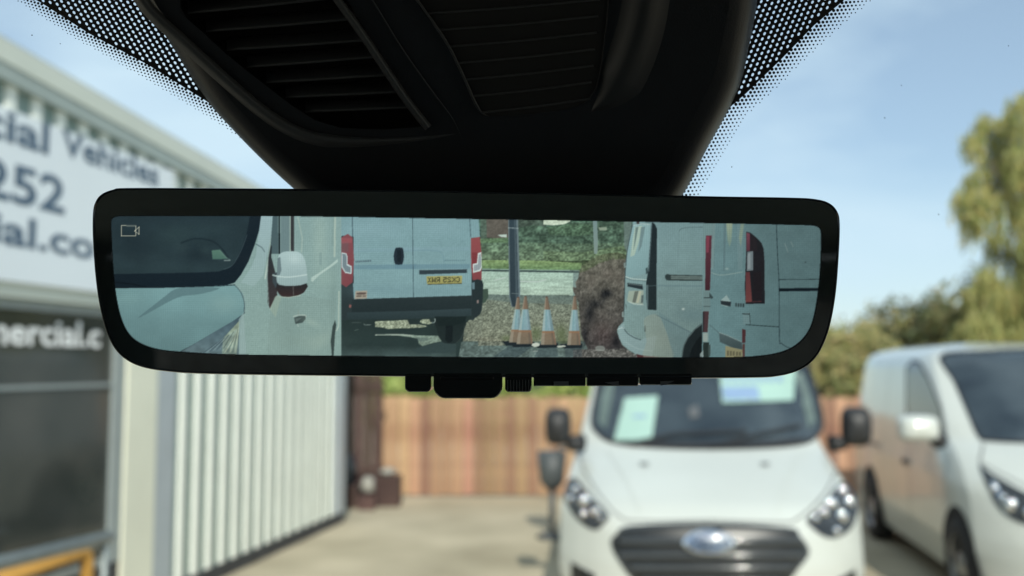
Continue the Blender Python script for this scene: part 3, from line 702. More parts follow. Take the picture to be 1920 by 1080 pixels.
inL = [(-60, -72), (80, 7), (167, 63), (278, 122), (389, 191), (450, 236)]
outL = [(-112, -72), (28, 0), (137, 70), (259, 141), (370, 207), (422, 240), (470, 274)]
inR = [(1652, -72), (1583, 0), (1527, 47), (1463, 113), (1399, 175), (1369, 201), (1340, 235)]
outR = [(1702, -72), (1634, 0), (1591, 38), (1519, 103), (1455, 167), (1402, 215), (1373, 258), (1343, 308), (1316, 362), (1300, 400)]
for inn, outt, under, e1, e2, th, d1, d2 in (
        (inL, outL, [(600, 236), (600, -72)], (13.2, 3.4), (5.2, 8.9), math.radians(50), (6.6, 1.7), (1.9, 5.8)),
        (inR, outR, [(1250, 235), (1250, -72)], (12.1, -3.2), (-4.3, 10.0), math.radians(-58), (7.5, -.5), (3.3, 6.6))):
    band = densify(inn, 12, False) + under
    pts = lattice(e1, e2, (300, 50) if inn is inL else (1450, 50), band)
    holes = []
    for (x, y) in pts:
        d = segdist((x, y), inn)
        if d > 5.5 and 1 and (x < 480 or x > 1330) and y > -62: holes.append(ell(x, y, 3.4, 2.15, th, 9))
    v, f = tri(band, None)
    # triangulate once with all holes, then sort faces by nearest hole centre
    P = [Vector(p) for p in band]; E = [(i, (i + 1) % len(band)) for i in range(len(band))]
    for h in holes:
        b = len(P); P += [Vector(q) for q in h]; E += [(b + i, b + (i + 1) % 9) for i in range(9)]
    vo, eo, fo, *_ = delaunay_2d_cdt(P, E, [], 0, 1e-7)
    hc = np.array([(sum(q[0] for q in h) / 9, sum(q[1] for q in h) / 9) for h in holes])
    keep = []
    fc = np.array([((vo[a].x + vo[b].x + vo[c].x) / 3, (vo[a].y + vo[b].y + vo[c].y) / 3) for a, b, c in fo])
    ib = inpoly(fc[:, 0], fc[:, 1], band); c, s_ = math.cos(th), math.sin(th)
    for (q, inside, ff) in zip(fc, ib, fo):
        if not inside: continue
        dx = q[0] - hc[:, 0]; dy = q[1] - hc[:, 1]; u = (dx * c + dy * s_) / 3.4; w_ = (-dx * s_ + dy * c) / 2.15
        if (u * u + w_ * w_).min() > .95: keep.append(tuple(ff))
    obj('perforated_print', [Mw @ gl(q.x, q.y, .0006) for q in vo], keep, frit, wsn, kind='stuff')
    # fading dots outside the band
    ring = [(p[0], p[1]) for p in inn] + ([(600, 300)] if inn is inL else [(1290, 300), (1250, 400)]) + outt[::-1]
    dots = lattice(d1, d2, (300, 150) if inn is inL else (1450, 150), ring)
    mb = MB()
    for (x, y) in dots:
        di = segdist((x, y), inn); do = segdist((x, y), outt)
        if y > 200 and inn is inR: di = max(4, 45 - do)
        fr_ = do / (di + do); r = (1.1 + 2.3 * fr_) * (1.02 if inn is inR else .86)
        e = ell(x, y, r, r, 0, 8); mb.add([Mw @ gl(a, b, .0006) for a, b in e], [tuple(range(8))])
    mb.build('printed_dots', frit, wsn, kind='stuff')
mb = MB()
for X, Y, r in ((1659, 221, 1.1), (1891, 86, .9), (1372, 313, 1.1), (60, 66, 1.3), (1690, 160, .9), (113, 82, 1), (1850, 330, .9), (1760, 402, 1)):
    mb.add([Mw @ gl(a, b, .0005) for a, b in ell(X, Y, r, r, 0, 8)], [tuple(range(8))])
mb.build('dust_specks', frit, wsn, kind='stuff')

cab = thing('van_cab', 'dark roof lining, bulkhead and doors of the cab we look out from', 'vehicle cab', (0, 0, H))
Mc = Matrix.Translation((0, 0, -H))
def cb(name, c, d, m, bev=.01): return MB().box(c, d, None, bev).build(name, m, cab)
cb('roof_panel', (0, -.42, .235), (1.6, 1.45, .05), lining)
cb('bulkhead', (0, -1.15, -.5), (1.6, .04, 1.42), lining)
for sx in (-1, 1):
    cb('door_panel', (sx * .80, -.25, -.75), (.05, 1.7, .80), lining)
    cb('door_pillar', (sx * .80, -.95, -.05), (.05, .35, .60), lining)
    MB().tube([(sx * .745, .735, -.40), (sx * .745, .32, .19)], .035, 10).build('windscreen_pillar', lining, cab, True)
    MB().add([], []) if False else None
    cb('seat_back', (sx * .40, -.75, -.42), (.50, .14, .66), mat('seat_fabric', (.20, .205, .20), .95, vary=.2, scale=60), .05)
    cb('head_rest', (sx * .40, -.74, .02), (.27, .11, .17), mat('seat_fabric', (.20, .205, .20), .95, vary=.2, scale=60), .04)
cb('dashboard', (0, .55, -.55), (1.55, .50, .25), trim, .06)
cb('cab_floor', (0, -.3, -1.2), (1.6, 1.8, .05), lining)

# ------------------------------------------------------------------ overhead console
con = thing('overhead_console', 'black overhead sensor console with slatted vent above the mirror', 'console', (0, .37, H + .09))
Mo = Matrix.Translation((0, -.37, -H - .09))
def cg(X, Y, off): return Mo @ gl(X, Y, off)
outl = [(236, -80), (258, -20), (289, 33), (336, 108), (389, 189), (430, 236), (484, 292), (544, 348), (600, 392), (680, 425), (1180, 430), (1245, 400), (1284, 359), (1326, 278), (1352, 232), (1373, 192), (1392, 145), (1405, 85), (1414, 40), (1420, 0), (1424, -80)]
OL = smooth_line(outl, 4)
def inset(line, dist):
    o = []; n_ = len(line)
    for i, p in enumerate(line):
        a = line[max(0, i - 1)]; b = line[min(n_ - 1, i + 1)]; dx, dy = b[0] - a[0], b[1] - a[1]; l = math.hypot(dx, dy)
        o.append((p[0] + dy / l * dist, p[1] - dx / l * dist))
    return o
rows = []
prof = ((0, .0008), (1.5, .006), (5, .0115), (11, .0150), (20, .0172), (34, .0185), (52, .019))
for d_, of in prof: rows.append([cg(a, b, of) for a, b in inset(OL, d_)])
mb = MB().grid(rows)
mb.build('console_shell', trim, con, True)
inner = inset(OL, 52)
op = [(338, 24), (386, 66), (424, 101), (462, 132), (502, 163), (546, 197), (592, 226), (640, 240), (720, 243), (786, 238), (800, 232), (757, 166), (700, 80), (652, 2), (600, -70), (338, -70)]
pan = smooth_line([(776, -10), (792, 22), (835, 75), (868, 140), (893, 196), (908, 214), (930, 218), (1000, 213), (1080, 200), (1112, 175), (1124, 140), (1133, 80), (1140, 10), (1142, -75), (740, -75)], 3, True)
face = inner[:]
# the pod round the vent projects past the shell's inner line on the left, so build the face wide enough to carry it
face = [(250, -80)] + [(276, -20), (300, 20), (350, 80), (402, 150), (438, 194), (480, 238), (530, 287), (575, 322), (610, 348)] + [p for p in inner[len(inner) // 3:] if p[0] > 625]
patch('console_face', densify(face, 30), lambda a, b: cg(a, b, .0192), trim, con, 30, holes=(op,), smooth=False)
# vent recess
mb = MB(); mb.grid([[cg(a, b, of) for a, b in op + [op[0]]] for of in (.0192, .002)]); mb.build('vent_recess', M['arch'], con)
patch('vent_back', op, lambda a, b: cg(a, b, .002), M['arch'], con)
def ribbon(name, line, pr, m, taper=True, sm=5, parent=con, w0=1.0):
    L_ = smooth_line(line, sm); n_ = len(L_); rows = []
    for i, p in enumerate(L_):
        a = L_[max(0, i - 1)]; b = L_[min(n_ - 1, i + 1)]; dx, dy = b[0] - a[0], b[1] - a[1]; l = math.hypot(dx, dy)
        tp = 1.0 if not taper else min(1.0, (n_ - 1 - i) / (n_ * .3) + .02)
        tp *= w0
        rows.append([cg(p[0] - dy / l * d_ * tp, p[1] + dx / l * d_ * tp, .0190 + (of - .0190) * tp) for d_, of in pr])
    return MB().grid(rows).build(name, m, parent, True)
# slats
def bound_left(Y):
    ys = [p[1] for p in op[:8]]; return float(np.interp(Y, ys, [p[0] for p in op[:8]]))
def bound_right(Y):
    r_ = [(600, -70), (652, 2), (700, 80), (757, 166), (800, 232)]; return float(np.interp(Y, [p[1] for p in r_], [p[0] for p in r_]))
for (ya, yb) in ((60, 37), (95, 77), (127, 108), (156, 142), (184, 174), (211, 203), (26, -4), (-8, -46)):
    xl = bound_left(ya - 6) + 14; xr = bound_right(yb - 4) - 2; rows = []
    for i in range(15):
        s_ = i / 14; X = xl + (xr - xl) * s_; Yb = ya + (yb - ya) * (s_ ** 1.15)
        e = min(1, s_ / .06)
        rows.append([cg(X, Yb - 24, .004), cg(X, Yb - 11, .0118), cg(X, Yb - 5.5 * e, .0152), cg(X, Yb - 2.5, .0163), cg(X, Yb, .0155), cg(X, Yb - 1, .0130), cg(X, Yb - 14, .003)])
    MB().grid(rows).build('vent_slat', trim2, con, True)
# pod lip, divider, seam, panel edge, bulge
ribbon('vent_lip', [(224, -70), (268, 0), (296, 33), (334, 67), (370, 100), (440, 163), (490, 205), (540, 238), (590, 257), (650, 264), (720, 264), (800, 258), (860, 250)],
       ((-11, .0185), (-7, .0212), (-1, .0228), (7, .0220), (15, .0192)), trim2)
ribbon('vent_divider', [(588, -70), (628, -8), (678, 62), (722, 128), (764, 190), (803, 240)], ((-8, .0190), (-5, .0222), (0, .0232), (5, .0222), (8, .019)), trim2, False)
ribbon('console_joint', [(650, -70), (698, 0), (752, 88), (808, 168), (850, 225), (872, 275)], ((-1.6, .0190), (0, .0203), (1.6, .0190)), trim2)
patch('sensor_cover', pan, lambda a, b: cg(a, b, .0200), M['arch'], con, 40)
ribbon('cover_edge', [(740, -75), (776, -10), (835, 75), (868, 140), (893, 196), (908, 214), (930, 218)], ((-3, .0195), (0, .0218), (3, .0195)), trim2)
ribbon('cover_edge', [(1142, -75), (1140, 10), (1133, 80), (1124, 140), (1112, 175), (1080, 200), (1000, 213)], ((-1.5, .0195), (0, .0210), (1.5, .0195)), trim)
for k in range(8):
    Y = -20 + k * 31
    xl = float(np.interp(Y, [-75, 0, 75, 140, 196, 214], [745, 790, 840, 872, 898, 912])); xr = 1128 - k * 3
    ribbon('cover_rib', [(xl + 4, Y + 14), ((xl + xr) / 2, Y + 3), (xr, Y - 12)], ((-2.2, .0199), (0, .0211), (2.2, .0199)), trim2, False, 3)
ribbon('console_ridge', [(1226, -80), (1216, -20), (1206, 40), (1190, 95), (1168, 145), (1140, 185), (1108, 210)], ((-46, .0190), (-34, .0197), (-22, .0212), (-10, .0228), (2, .0234), (14, .0228), (26, .0212), (38, .0197), (50, .0190)), ridge)

# ------------------------------------------------------------------ rear-view mirror
MY = 0.360
mir = thing('rear_view_mirror', 'wide black digital rear-view mirror with a camera display switched on', 'mirror', (at(870, 530, MY).x, MY, at(870, 530, MY).z))
Mm = Matrix.Translation(-mir.location)
def mp_(X, Y, dy=0.0): p = at(X, Y, MY); return Mm @ (p + Vector((0, dy, 0)))
mo = [(173, 400), (178, 378), (190, 363), (212, 354), (240, 351), (400, 351.5), (700, 354), (1000, 359), (1300, 366), (1480, 369), (1530, 372), (1556, 380), (1571, 396), (1576, 420),
      (1574, 480), (1569, 545), (1560, 600), (1548, 640), (1530, 672), (1502, 694), (1460, 706), (1400, 709), (1200, 710), (900, 708), (600, 705), (400, 702), (320, 698), (262, 688), (225, 667), (202, 632), (187, 580), (178, 520), (173, 450)]
MO = smooth_line(mo, 5, True)
def inset_c(poly, d_):
    o = []; n_ = len(poly)
    for i, p in enumerate(poly):
        a = poly[i - 1]; b = poly[(i + 1) % n_]; dx, dy = b[0] - a[0], b[1] - a[1]; l = math.hypot(dx, dy); o.append((p[0] - dy / l * d_, p[1] + dx / l * d_))
    return o
gloss = mat('mirror_housing', (0.008, 0.008, 0.009), 0.16, vary=0.1, coat=0.5)
bez = mat('mirror_glass_black', (0.006, 0.0075, 0.008), 0.03, vary=0.15, scale=30, spec=1.0); bez.node_tree.nodes['Principled BSDF'].inputs['IOR'].default_value = 2.05
rows = []
for d_, dy in ((5.4, .0006), (4.9, -.0001), (4.0, -.0006), (2.8, -.0006), (1.6, -.0002), (.7, .0006), (.1, .0018), (0, .005), (3, .011), (14, .019), (40, .024)):
    q = inset_c(MO, d_) if d_ <= 14 else [(870 + (p[0] - 870) * .93, 530 + (p[1] - 530) * .72) for p in MO]
    rows.append([mp_(a, b, dy) for a, b in q + [q[0]]])
mb = MB().grid(rows); nn = len(rows[0]); mb.f.append(tuple(range((len(rows) - 1) * nn, len(rows) * nn - 1)))
mb.build('mirror_housing', gloss, mir, True)
patch('mirror_glass', inset_c(MO, 4.6), lambda a, b: mp_(a, b, .0002), bez, mir)
ml = MB(); q1 = inset_c(MO, 11.0); q2 = inset_c(MO, 13.0); ml.grid([[mp_(a, b, .00012) for a, b in q1[70:160]], [mp_(a, b, .00012) for a, b in q2[70:160]]])
MB().tube([mp_(880, 430, .02), mp_(900, 380, .045), Mm @ gl(920, 380, .002)], [.014, .012, .02], 14).build('mount_arm', gloss, mir, True)
# controls under the mirror
def pod(name, x0, x1, y1, r, m, dep=.012, dy=-.0002, y0=700):
    pl = [(x0, y0), (x1, y0)] + [(x1 - r + r * math.cos(a), y1 - r + r * math.sin(a)) for a in np.linspace(0, math.pi / 2, 6)] + [(x0 + r - r * math.sin(a), y1 - r + r * math.cos(a)) for a in np.linspace(0, math.pi / 2, 6)]
    rows = []
    for k, (ins, d_) in enumerate(((1.6, 0), (0, .0008), (0, dep), (2, dep + .001))):
        cx, cy = (x0 + x1) / 2, (y0 + y1) / 2
        q = [(cx + (p[0] - cx) * (1 - ins / ((x1 - x0) / 2)), cy + (p[1] - cy) * (1 - ins / ((y1 - y0) / 2))) for p in pl]
        rows.append([mp_(a, b, dy + d_) for a, b in q + [q[0]]])
    mb = MB().grid(rows); nn = len(rows[0]); mb.f.append(tuple(range(nn - 1))); mb.f.append(tuple(range(3 * nn, 4 * nn - 1)))
    return mb.build(name, m, mir)
pod('button', 759, 808, 735, 9, gloss)
s_ = pod('sensor_pod', 813, 942, 747, 22, gloss, .016, -.001)
pod('sensor_lip', 826, 926, 712, 2, gloss, .002, -.0022, 705)
tx = pod('light_sensor', 947, 997, 735, 7, gloss)
for i in range(8):
    MB().box((0, 0, 0), (.0003, .0006, .0042), Matrix.Translation(mp_(952 + i * 5.6, 723, -.0004))).build('sensor_rib', trim2, tx)
icon = mat('button_icon', (0.06, 0.065, 0.07), 0.5, vary=.05)
for x0, x1, ic in ((1000, 1098, [(1038, 715), (1066, 715), (1066, 723), (1038, 723)]), (1100, 1197, [(1133, 717), (1160, 715), (1160, 723), (1154, 723)]), (1199, 1298, [(1238, 715), (1264, 714), (1250, 721), (1238, 723)])):
    b_ = pod('rocker_button', x0 + .8, x1, 724 if x1 < 1250 else 722, 4 if x1 > 1250 else 1.5, gloss)
    patch('icon', ic, lambda a, b: mp_(a, b, -.0004), icon, b_)

# ------------------------------------------------------------------ the picture on the mirror's display (a flat screen)
X0, Y0, CW, CH, SS = 200, 398, 1350, 279, 2
rng = np.random.default_rng(3)
yy_, xx_ = np.mgrid[0:CH * SS, 0:CW * SS].astype(np.float32)
PX = X0 + (xx_ + .5) / SS; PY = Y0 + (yy_ + .5) / SS
img = np.zeros((CH * SS, CW * SS, 3), np.float32); ids = np.zeros((CH * SS, CW * SS), np.int16)
def vnoise(sx, sy, seed):
    r = np.random.default_rng(seed); nx, ny = int(CW / sx) + 3, int(CH / sy) + 3; t = r.random((ny, nx)).astype(np.float32)
    gx = (PX[0] - X0) / sx; gy = (PY[:, 0] - Y0) / sy; ix = gx.astype(int); iy = gy.astype(int); fx = gx - ix; fy = gy - iy
    fx = fx * fx * (3 - 2 * fx); fy = (fy * fy * (3 - 2 * fy))[:, None]
    return (t[iy][:, ix] * (1 - fx) + t[iy][:, ix + 1] * fx) * (1 - fy) + (t[iy + 1][:, ix] * (1 - fx) + t[iy + 1][:, ix + 1] * fx) * fy
NZ = {k: vnoise(a, b, i + 1) for i, (k, a, b) in enumerate((('xl', 60, 40), ('l', 22, 14), ('m', 9, 6), ('s', 3.2, 2.4), ('g', 1.6, 1.3), ('v', 2.0, 14), ('h', 30, 2.2), ('leaf', 4.5, 3.2)))}
def win(poly):
    xs = [p[0] for p in poly]; ys = [p[1] for p in poly]
    a = max(0, int((min(xs) - X0) * SS) - 1); b = min(CW * SS, int((max(xs) - X0) * SS) + 2); c = max(0, int((min(ys) - Y0) * SS) - 1); d = min(CH * SS, int((max(ys) - Y0) * SS) + 2)
    return slice(c, max(c, d)), slice(a, max(a, b))
def P(poly, c, c2=None, ax='y', id=None, al=1.0, tex=(), sm=0):
    if sm: poly = smooth_line(poly, sm, True)
    w_ = win(poly); x = PX[w_]; y = PY[w_]
    if x.size == 0: return
    m_ = inpoly(x, y, poly)
    col = np.array(c, np.float32)[None, None, :] * np.ones(x.shape + (1,), np.float32)
    if c2 is not None:
        q = y if ax == 'y' else x; lo = min(p[1 if ax == 'y' else 0] for p in poly); hi = max(p[1 if ax == 'y' else 0] for p in poly)
        t = np.clip((q - lo) / max(hi - lo, .1), 0, 1)[..., None]; col = np.array(c, np.float32) * (1 - t) + np.array(c2, np.float32) * t
    f = np.ones(x.shape, np.float32)
    for k, a in tex: f = f * (1 + a * (NZ[k][w_] - .5) * 2)
    col = col * f[..., None]; mm = (m_ * al)[..., None]
    img[w_] = img[w_] * (1 - mm) + col * mm
    if id is not None: ids[w_][m_] = id
def Ln(pts, wd, c, al=1.0, id=None, sm=0):
    if sm: pts = smooth_line(pts, sm)
    for i in range(len(pts) - 1):
        a, b = pts[i], pts[i + 1]; dx, dy = b[0] - a[0], b[1] - a[1]; l = math.hypot(dx, dy) + 1e-6; nx, ny = -dy / l * wd / 2, dx / l * wd / 2; ex, ey = dx / l * .3, dy / l * .3
        P([(a[0] - ex + nx, a[1] - ey + ny), (b[0] + ex + nx, b[1] + ey + ny), (b[0] + ex - nx, b[1] + ey - ny), (a[0] - ex - nx, a[1] - ey - ny)], c, al=al, id=id)
def blob(cx, cy, rx, ry, c, al, th=0):
    w_ = win([(cx - 3 * max(rx, ry), cy - 3 * max(rx, ry)), (cx + 3 * max(rx, ry), cy + 3 * max(rx, ry))]); dx = PX[w_] - cx; dy = PY[w_] - cy
    u = (dx * math.cos(th) + dy * math.sin(th)) / rx; v = (-dx * math.sin(th) + dy * math.cos(th)) / ry
    a = (al * np.exp(-(u * u + v * v)))[..., None]; img[w_] = img[w_] * (1 - a) + np.array(c, np.float32) * a
def ca(p): return [(170 + x / 2.843, 340 + y / 2.843) for x, y in p]
def cbx(p): return [(500 + x / 3.6, 390 + y / 3.6) for x, y in p]
def cc(p): return [(740 + x / 3.6, 390 + y / 3.6) for x, y in p]
def cd_(p): return [(880 + x / 3.6, 390 + y / 3.6) for x, y in p]
def ce(p): return [(1140 + x / 3.6, 390 + y / 3.6) for x, y in p]
def cf(p): return [(1320 + x / 2.843, 340 + y / 2.843) for x, y in p]
R = lambda x0, y0, x1, y1: [(x0, y0), (x1, y0), (x1, y1), (x0, y1)]
# background: house, hedges, verge, road, gravel
P(R(600, 398, 1240, 470), (58, 78, 66), tex=(('m', .35), ('s', .25)), id=1)
P(cd_([(115, 60), (262, 60), (262, 215), (190, 205), (115, 200)]), (92, 84, 76), tex=(('m', .08), ('g', .08)))
P(cd_([(75, 60), (115, 60), (118, 205), (78, 215)]), (78, 92, 80), tex=(('s', .2),))
P(cd_([(190, 182), (252, 177), (253, 198), (215, 196)]), (178, 190, 180))
P(cd_([(330, 60), (500, 60), (510, 130), (420, 120), (330, 135)]), (74, 86, 76), tex=(('m', .2), ('s', .2)))
P(cd_([(500, 60), (690, 60), (680, 92), (640, 110), (560, 118), (500, 112)]), (190, 200, 178), tex=(('s', .1),))
P(cd_([(330, 140), (430, 115), (560, 130), (640, 112), (690, 92), (840, 92), (1060, 95), (1060, 245), (340, 240)]), (72, 90, 76), tex=(('m', .24), ('s', .28), ('l', .16)))
P(cd_([(60, 208), (260, 200), (262, 238), (60, 240)]), (88, 110, 82), tex=(('s', .25),))
P(cd_([(75, 236), (400, 232), (620, 238), (800, 240), (1065, 236), (1065, 330), (700, 360), (75, 356)]), (84, 102, 84), (98, 114, 90), tex=(('m', .20), ('s', .30), ('l', .14)))
P(cd_([(520, 130), (700, 105), (830, 110), (840, 180), (700, 190), (540, 180)]), (78, 100, 76), al=.5, tex=(('s', .4),))
P(cd_([(870, 132), (925, 128), (930, 150), (880, 152)]), (150, 160, 140), al=.8)
P(cd_([(500, 290), (760, 300), (1065, 250), (1065, 350), (740, 400), (500, 350)]), (100, 118, 84), al=.55, tex=(('s', .4),))
P(cd_([(60, 352), (500, 356), (760, 372), (760, 418), (60, 414)]), (128, 154, 92), (96, 122, 82), tex=(('s', .16), ('h', .12)))
P(cd_([(60, 408), (745, 420), (745, 440), (60, 428)]), (66, 78, 76), tex=(('s', .15),))
Ln(cd_([(60, 412), (745, 422)]), 1.4, (146, 168, 152))
P(cd_([(60, 428), (745, 438), (745, 590), (60, 585)]), (158, 178, 164), (164, 180, 164), tex=(('g', .09), ('h', .10), ('s', .05)))
P(cd_([(700, 440), (745, 438), (745, 600), (700, 592)]), (120, 136, 130), tex=(('g', .12),))
Ln(cd_([(170, 487), (245, 470)]), 1.5, (186, 194, 188)); Ln(cd_([(345, 496), (465, 498), (518, 483)]), 1.5, (182, 190, 184))
P(cd_([(60, 582), (745, 592), (745, 680), (60, 672)]), (96, 108, 102), (108, 116, 106), tex=(('s', .1), ('g', .12)))
P(cd_([(60, 610), (300, 640), (700, 650), (800, 660), (800, 940), (60, 940)]), (112, 118, 104), (122, 122, 102), tex=(('g', .25), ('s', .16), ('m', .10)))
P(R(840, 560, 905, 660), (110, 116, 102), (120, 120, 102), tex=(('g', .25), ('s', .16)))
P(R(600, 640, 1260, 680), (84, 96, 92), (96, 108, 104), tex=(('s', .2), ('m', .14)))
P(cd_([(60, 870), (250, 890), (440, 925), (60, 930)]), (118, 116, 98), al=.7, tex=(('g', .3), ('s', .3)))
# left edge of grass tufts
for cx, cy, rx, ry in ((450, 850, 40, 50), (620, 850, 38, 60), (640, 900, 30, 20), (250, 880, 30, 20)):
    x, y = cd_([(cx, cy)])[0]; blob(x, y, rx / 3.6, ry / 3.6, (88, 98, 62), .75)
# posts
P(cd_([(262, 60), (328, 60), (345, 600), (330, 665), (285, 668), (268, 600)]), (100, 112, 116), id=2)
P(cd_([(268, 60), (316, 60), (332, 600), (322, 664), (290, 666), (276, 600)]), (52, 64, 72), (46, 56, 62), id=2)
P(cd_([(302, 60), (312, 60), (328, 640), (314, 650)]), (74, 86, 92), al=.8); Ln(cd_([(262, 134), (330, 138)]), 1.2, (150, 160, 160)); Ln(cd_([(285, 576), (330, 579)]), 1, (108, 118, 118))
P(cd_([(832, 60), (862, 60), (868, 240), (864, 310), (842, 310)]), (112, 130, 130), (122, 136, 130), id=15)
P(cd_([(1042, 60), (1100, 60), (1088, 200), (1065, 300), (1045, 260)]), (96, 110, 104), tex=(('s', .1),))
# brown bush
P(cd_([(740, 440), (760, 390), (830, 350), (900, 315), (1000, 300), (1065, 320), (1062, 420), (1060, 960), (800, 955), (755, 850), (748, 760), (738, 640), (700, 560), (698, 530), (722, 540), (716, 500), (735, 475)]), (114, 108, 94), (80, 73, 72), tex=(('m', .18), ('s', .24), ('v', .10)), id=3)
P(cd_([(740, 440), (760, 385), (830, 345), (900, 312), (1000, 298), (1065, 318), (1062, 345), (960, 350), (880, 372), (800, 420)]), (104, 116, 80), al=.8, tex=(('s', .35),), id=3)
for cx, cy, rx, ry, al in ((930, 580, 34, 26, .95), (850, 650, 45, 30, .75), (810, 720, 34, 60, .8), (990, 900, 34, 60, .85), (780, 860, 20, 60, .7), (905, 600, 20, 40, .6), (870, 760, 60, 24, .25)):
    x, y = cd_([(cx, cy)])[0]; blob(x, y, rx / 3.6, ry / 3.6, (26, 26, 30), al)
for cx, cy, rx, ry, al in ((930, 450, 60, 50, .45), (820, 500, 40, 60, .35), (900, 800, 70, 80, .35), (1010, 480, 25, 60, .3)):
    x, y = cd_([(cx, cy)])[0]; blob(x, y, rx / 3.6, ry / 3.6, (132, 116, 104), al)
x, y = cd_([(900, 860)])[0]; blob(x, y, 22, 20, (84, 58, 60), .35)
for _ in range(2600):          # twigs
    x = rng.uniform(1086, 1174); y = rng.uniform(480, 640)
    k = (x, y); w_ = int((y - Y0) * SS), int((x - X0) * SS)
    if ids[w_] == 3:
        s_ = rng.choice([-1, 1]) * rng.uniform(.3, 3.2); v_ = rng.uniform(2, 5); b = rng.uniform(-22, 34)
        c_ = img[w_] + b; Ln([(x, y), (x + s_, y - v_)], .7, tuple(np.clip(c_, 10, 220)), al=.75)
P(cd_([(700, 955), (1060, 950), (1150, 1010), (700, 1010)]), (92, 88, 84), tex=(('g', .3), ('s', .25)))
P(cd_([(850, 940), (880, 928), (912, 938), (910, 962), (860, 962)]), (138, 138, 132), sm=3)
for cx, cy in ((100, 915), (350, 30), (640, 905)): x, y = cd_([(cx, cy)])[0]; blob(x, y, 5, 2, (50, 52, 46), .6)
# cone shadows
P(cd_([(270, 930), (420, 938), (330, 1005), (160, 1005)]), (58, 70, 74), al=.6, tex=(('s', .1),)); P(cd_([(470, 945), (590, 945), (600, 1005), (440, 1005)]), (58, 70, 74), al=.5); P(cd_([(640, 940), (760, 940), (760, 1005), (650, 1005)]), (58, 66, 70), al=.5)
# cones
def cone(tx, ty, bx0, bx1, by, y1, y2, id):
    tl, tr = tx - 9, tx + 9
    f = lambda y: ((y - ty) / (by - ty)); L_ = lambda y: tl + (bx0 - tl) * f(y); R_ = lambda y: tr + (bx1 - tr) * f(y)
    seg = lambda ya, yb: cd_([(L_(ya), ya), (R_(ya), ya), (R_(yb), yb), (L_(yb), yb)])
    P(cd_([(bx0 - 50, by - 8), (bx1 + 12, by - 12), (bx1 + 8, by + 18), (bx0 - 20, by + 22)]), (30, 36, 40), id=id)
    P(seg(ty, y1), (120, 96, 78), (126, 98, 76), id=id); P(seg(y1, y2), (130, 156, 160), (126, 150, 156), id=id, tex=(('s', .04),)); P(seg(y2, by), (128, 102, 80), (118, 100, 80), id=id, tex=(('s', .04),))
    ym = (ty + by) / 2
    P(cd_([(L_(ty) , ty), (L_(ty) + 5, ty), (L_(by) + 24, by), (L_(by), by)]), (196, 190, 170), al=.28); P(cd_([(R_(ty) - 5, ty), (R_(ty), ty), (R_(by), by), (R_(by) - 26, by)]), (50, 50, 50), al=.22)
    P(cd_([(L_(y2), y2), (R_(y2), y2), (R_(y2 + 14), y2 + 14), (L_(y2 + 14), y2 + 14)]), (146, 100, 68), al=.7); P(cd_([(R_(y2) - 10, y2), (R_(y2), y2), (R_(by), by), (R_(by) - 8, by)]), (150, 100, 76), al=.6); Ln(cd_([(L_(y1) + 12, y1 + 4), (L_(y2) + 26, y2 - 4)]), 1.6, (104, 140, 146), al=.6); Ln(cd_([(tx + 6, y1 + 4), (tx + 22, y2 - 4)]), 1.6, (150, 164, 176), al=.5)
    P(cd_([(tl - 1, ty), (tx, ty - 8), (tr + 1, ty)]), (96, 60, 48), id=id)
cone(330, 606, 268, 352, 908, 684, 820, 4); cone(379, 600, 318, 428, 918, 684, 824, 4); cone(522, 604, 482, 588, 924, 686, 830, 4); cone(712, 600, 660, 752, 926, 688, 830, 4)
P(cd_([(425, 915), (455, 908), (478, 918), (470, 932), (440, 938), (420, 928)]), (188, 190, 176)); P(cd_([(588, 932), (640, 926), (655, 936), (600, 942)]), (182, 182, 168)); Ln(cd_([(430, 968), (462, 966)]), 1.2, (150, 156, 150))
# rear of the dark bumpered van
VB = (116, 144, 154)
P([(634, 398), (897, 398), (899, 430), (900.5, 445), (901, 520), (905, 545), (903, 575), (888, 600), (640, 603)], (42, 50, 52), id=5)
P([(634, 398), (897, 398), (900, 445), (884, 446), (884, 554), (664, 561), (661, 530), (660, 444), (634, 443)], (118, 146, 151), (124, 151, 154), id=5, tex=(('g', .03), ('l', .02)))
P(cbx([(585, 275), (1008, 268), (1008, 295), (585, 300)]), (126, 152, 160), al=.5); P(cc([(0, 265), (505, 262), (505, 290), (0, 292)]), (126, 152, 160), al=.5)
blob(700, 430, 60, 22, (132, 158, 164), .5); blob(830, 425, 50, 20, (130, 156, 162), .5); blob(720, 545, 60, 14, (108, 134, 140), .5); blob(820, 548, 60, 10, (110, 136, 142), .5); Ln(cbx([(600, 300), (700, 290), (860, 290), (900, 310)]), 1, (104, 132, 138), al=.5, sm=3)
P(cbx([(585, 385), (1008, 380), (1008, 412), (585, 414)]), (98, 126, 138), al=.65); P(cc([(0, 380), (508, 378), (508, 410), (0, 412)]), (98, 126, 138), al=.65)
Ln(cc([(60, 290), (240, 285), (310, 300), (332, 350), (335, 400)]), 1.2, (104, 132, 142), sm=4, al=.7)
Ln(cbx([(578, 60), (581, 200)]), 1.4, (62, 78, 86)); Ln(cbx([(580, 500), (584, 610)]), 1.6, (50, 62, 68)); Ln([(773.6, 400), (775.2, 559)], 1.3, (66, 84, 90)); Ln([(880, 400), (882.5, 445)], 1.3, (70, 88, 94)); Ln(cc([(130, 608), (132, 698)]), 1.6, (150, 160, 158))
Ln(cbx([(473, 60), (487, 240), (486, 600)]), 1.5, (80, 96, 96))
P([(660, 561), (884, 554), (884, 580), (774, 583), (660, 586)], (40, 48, 50), (34, 42, 44), id=5)
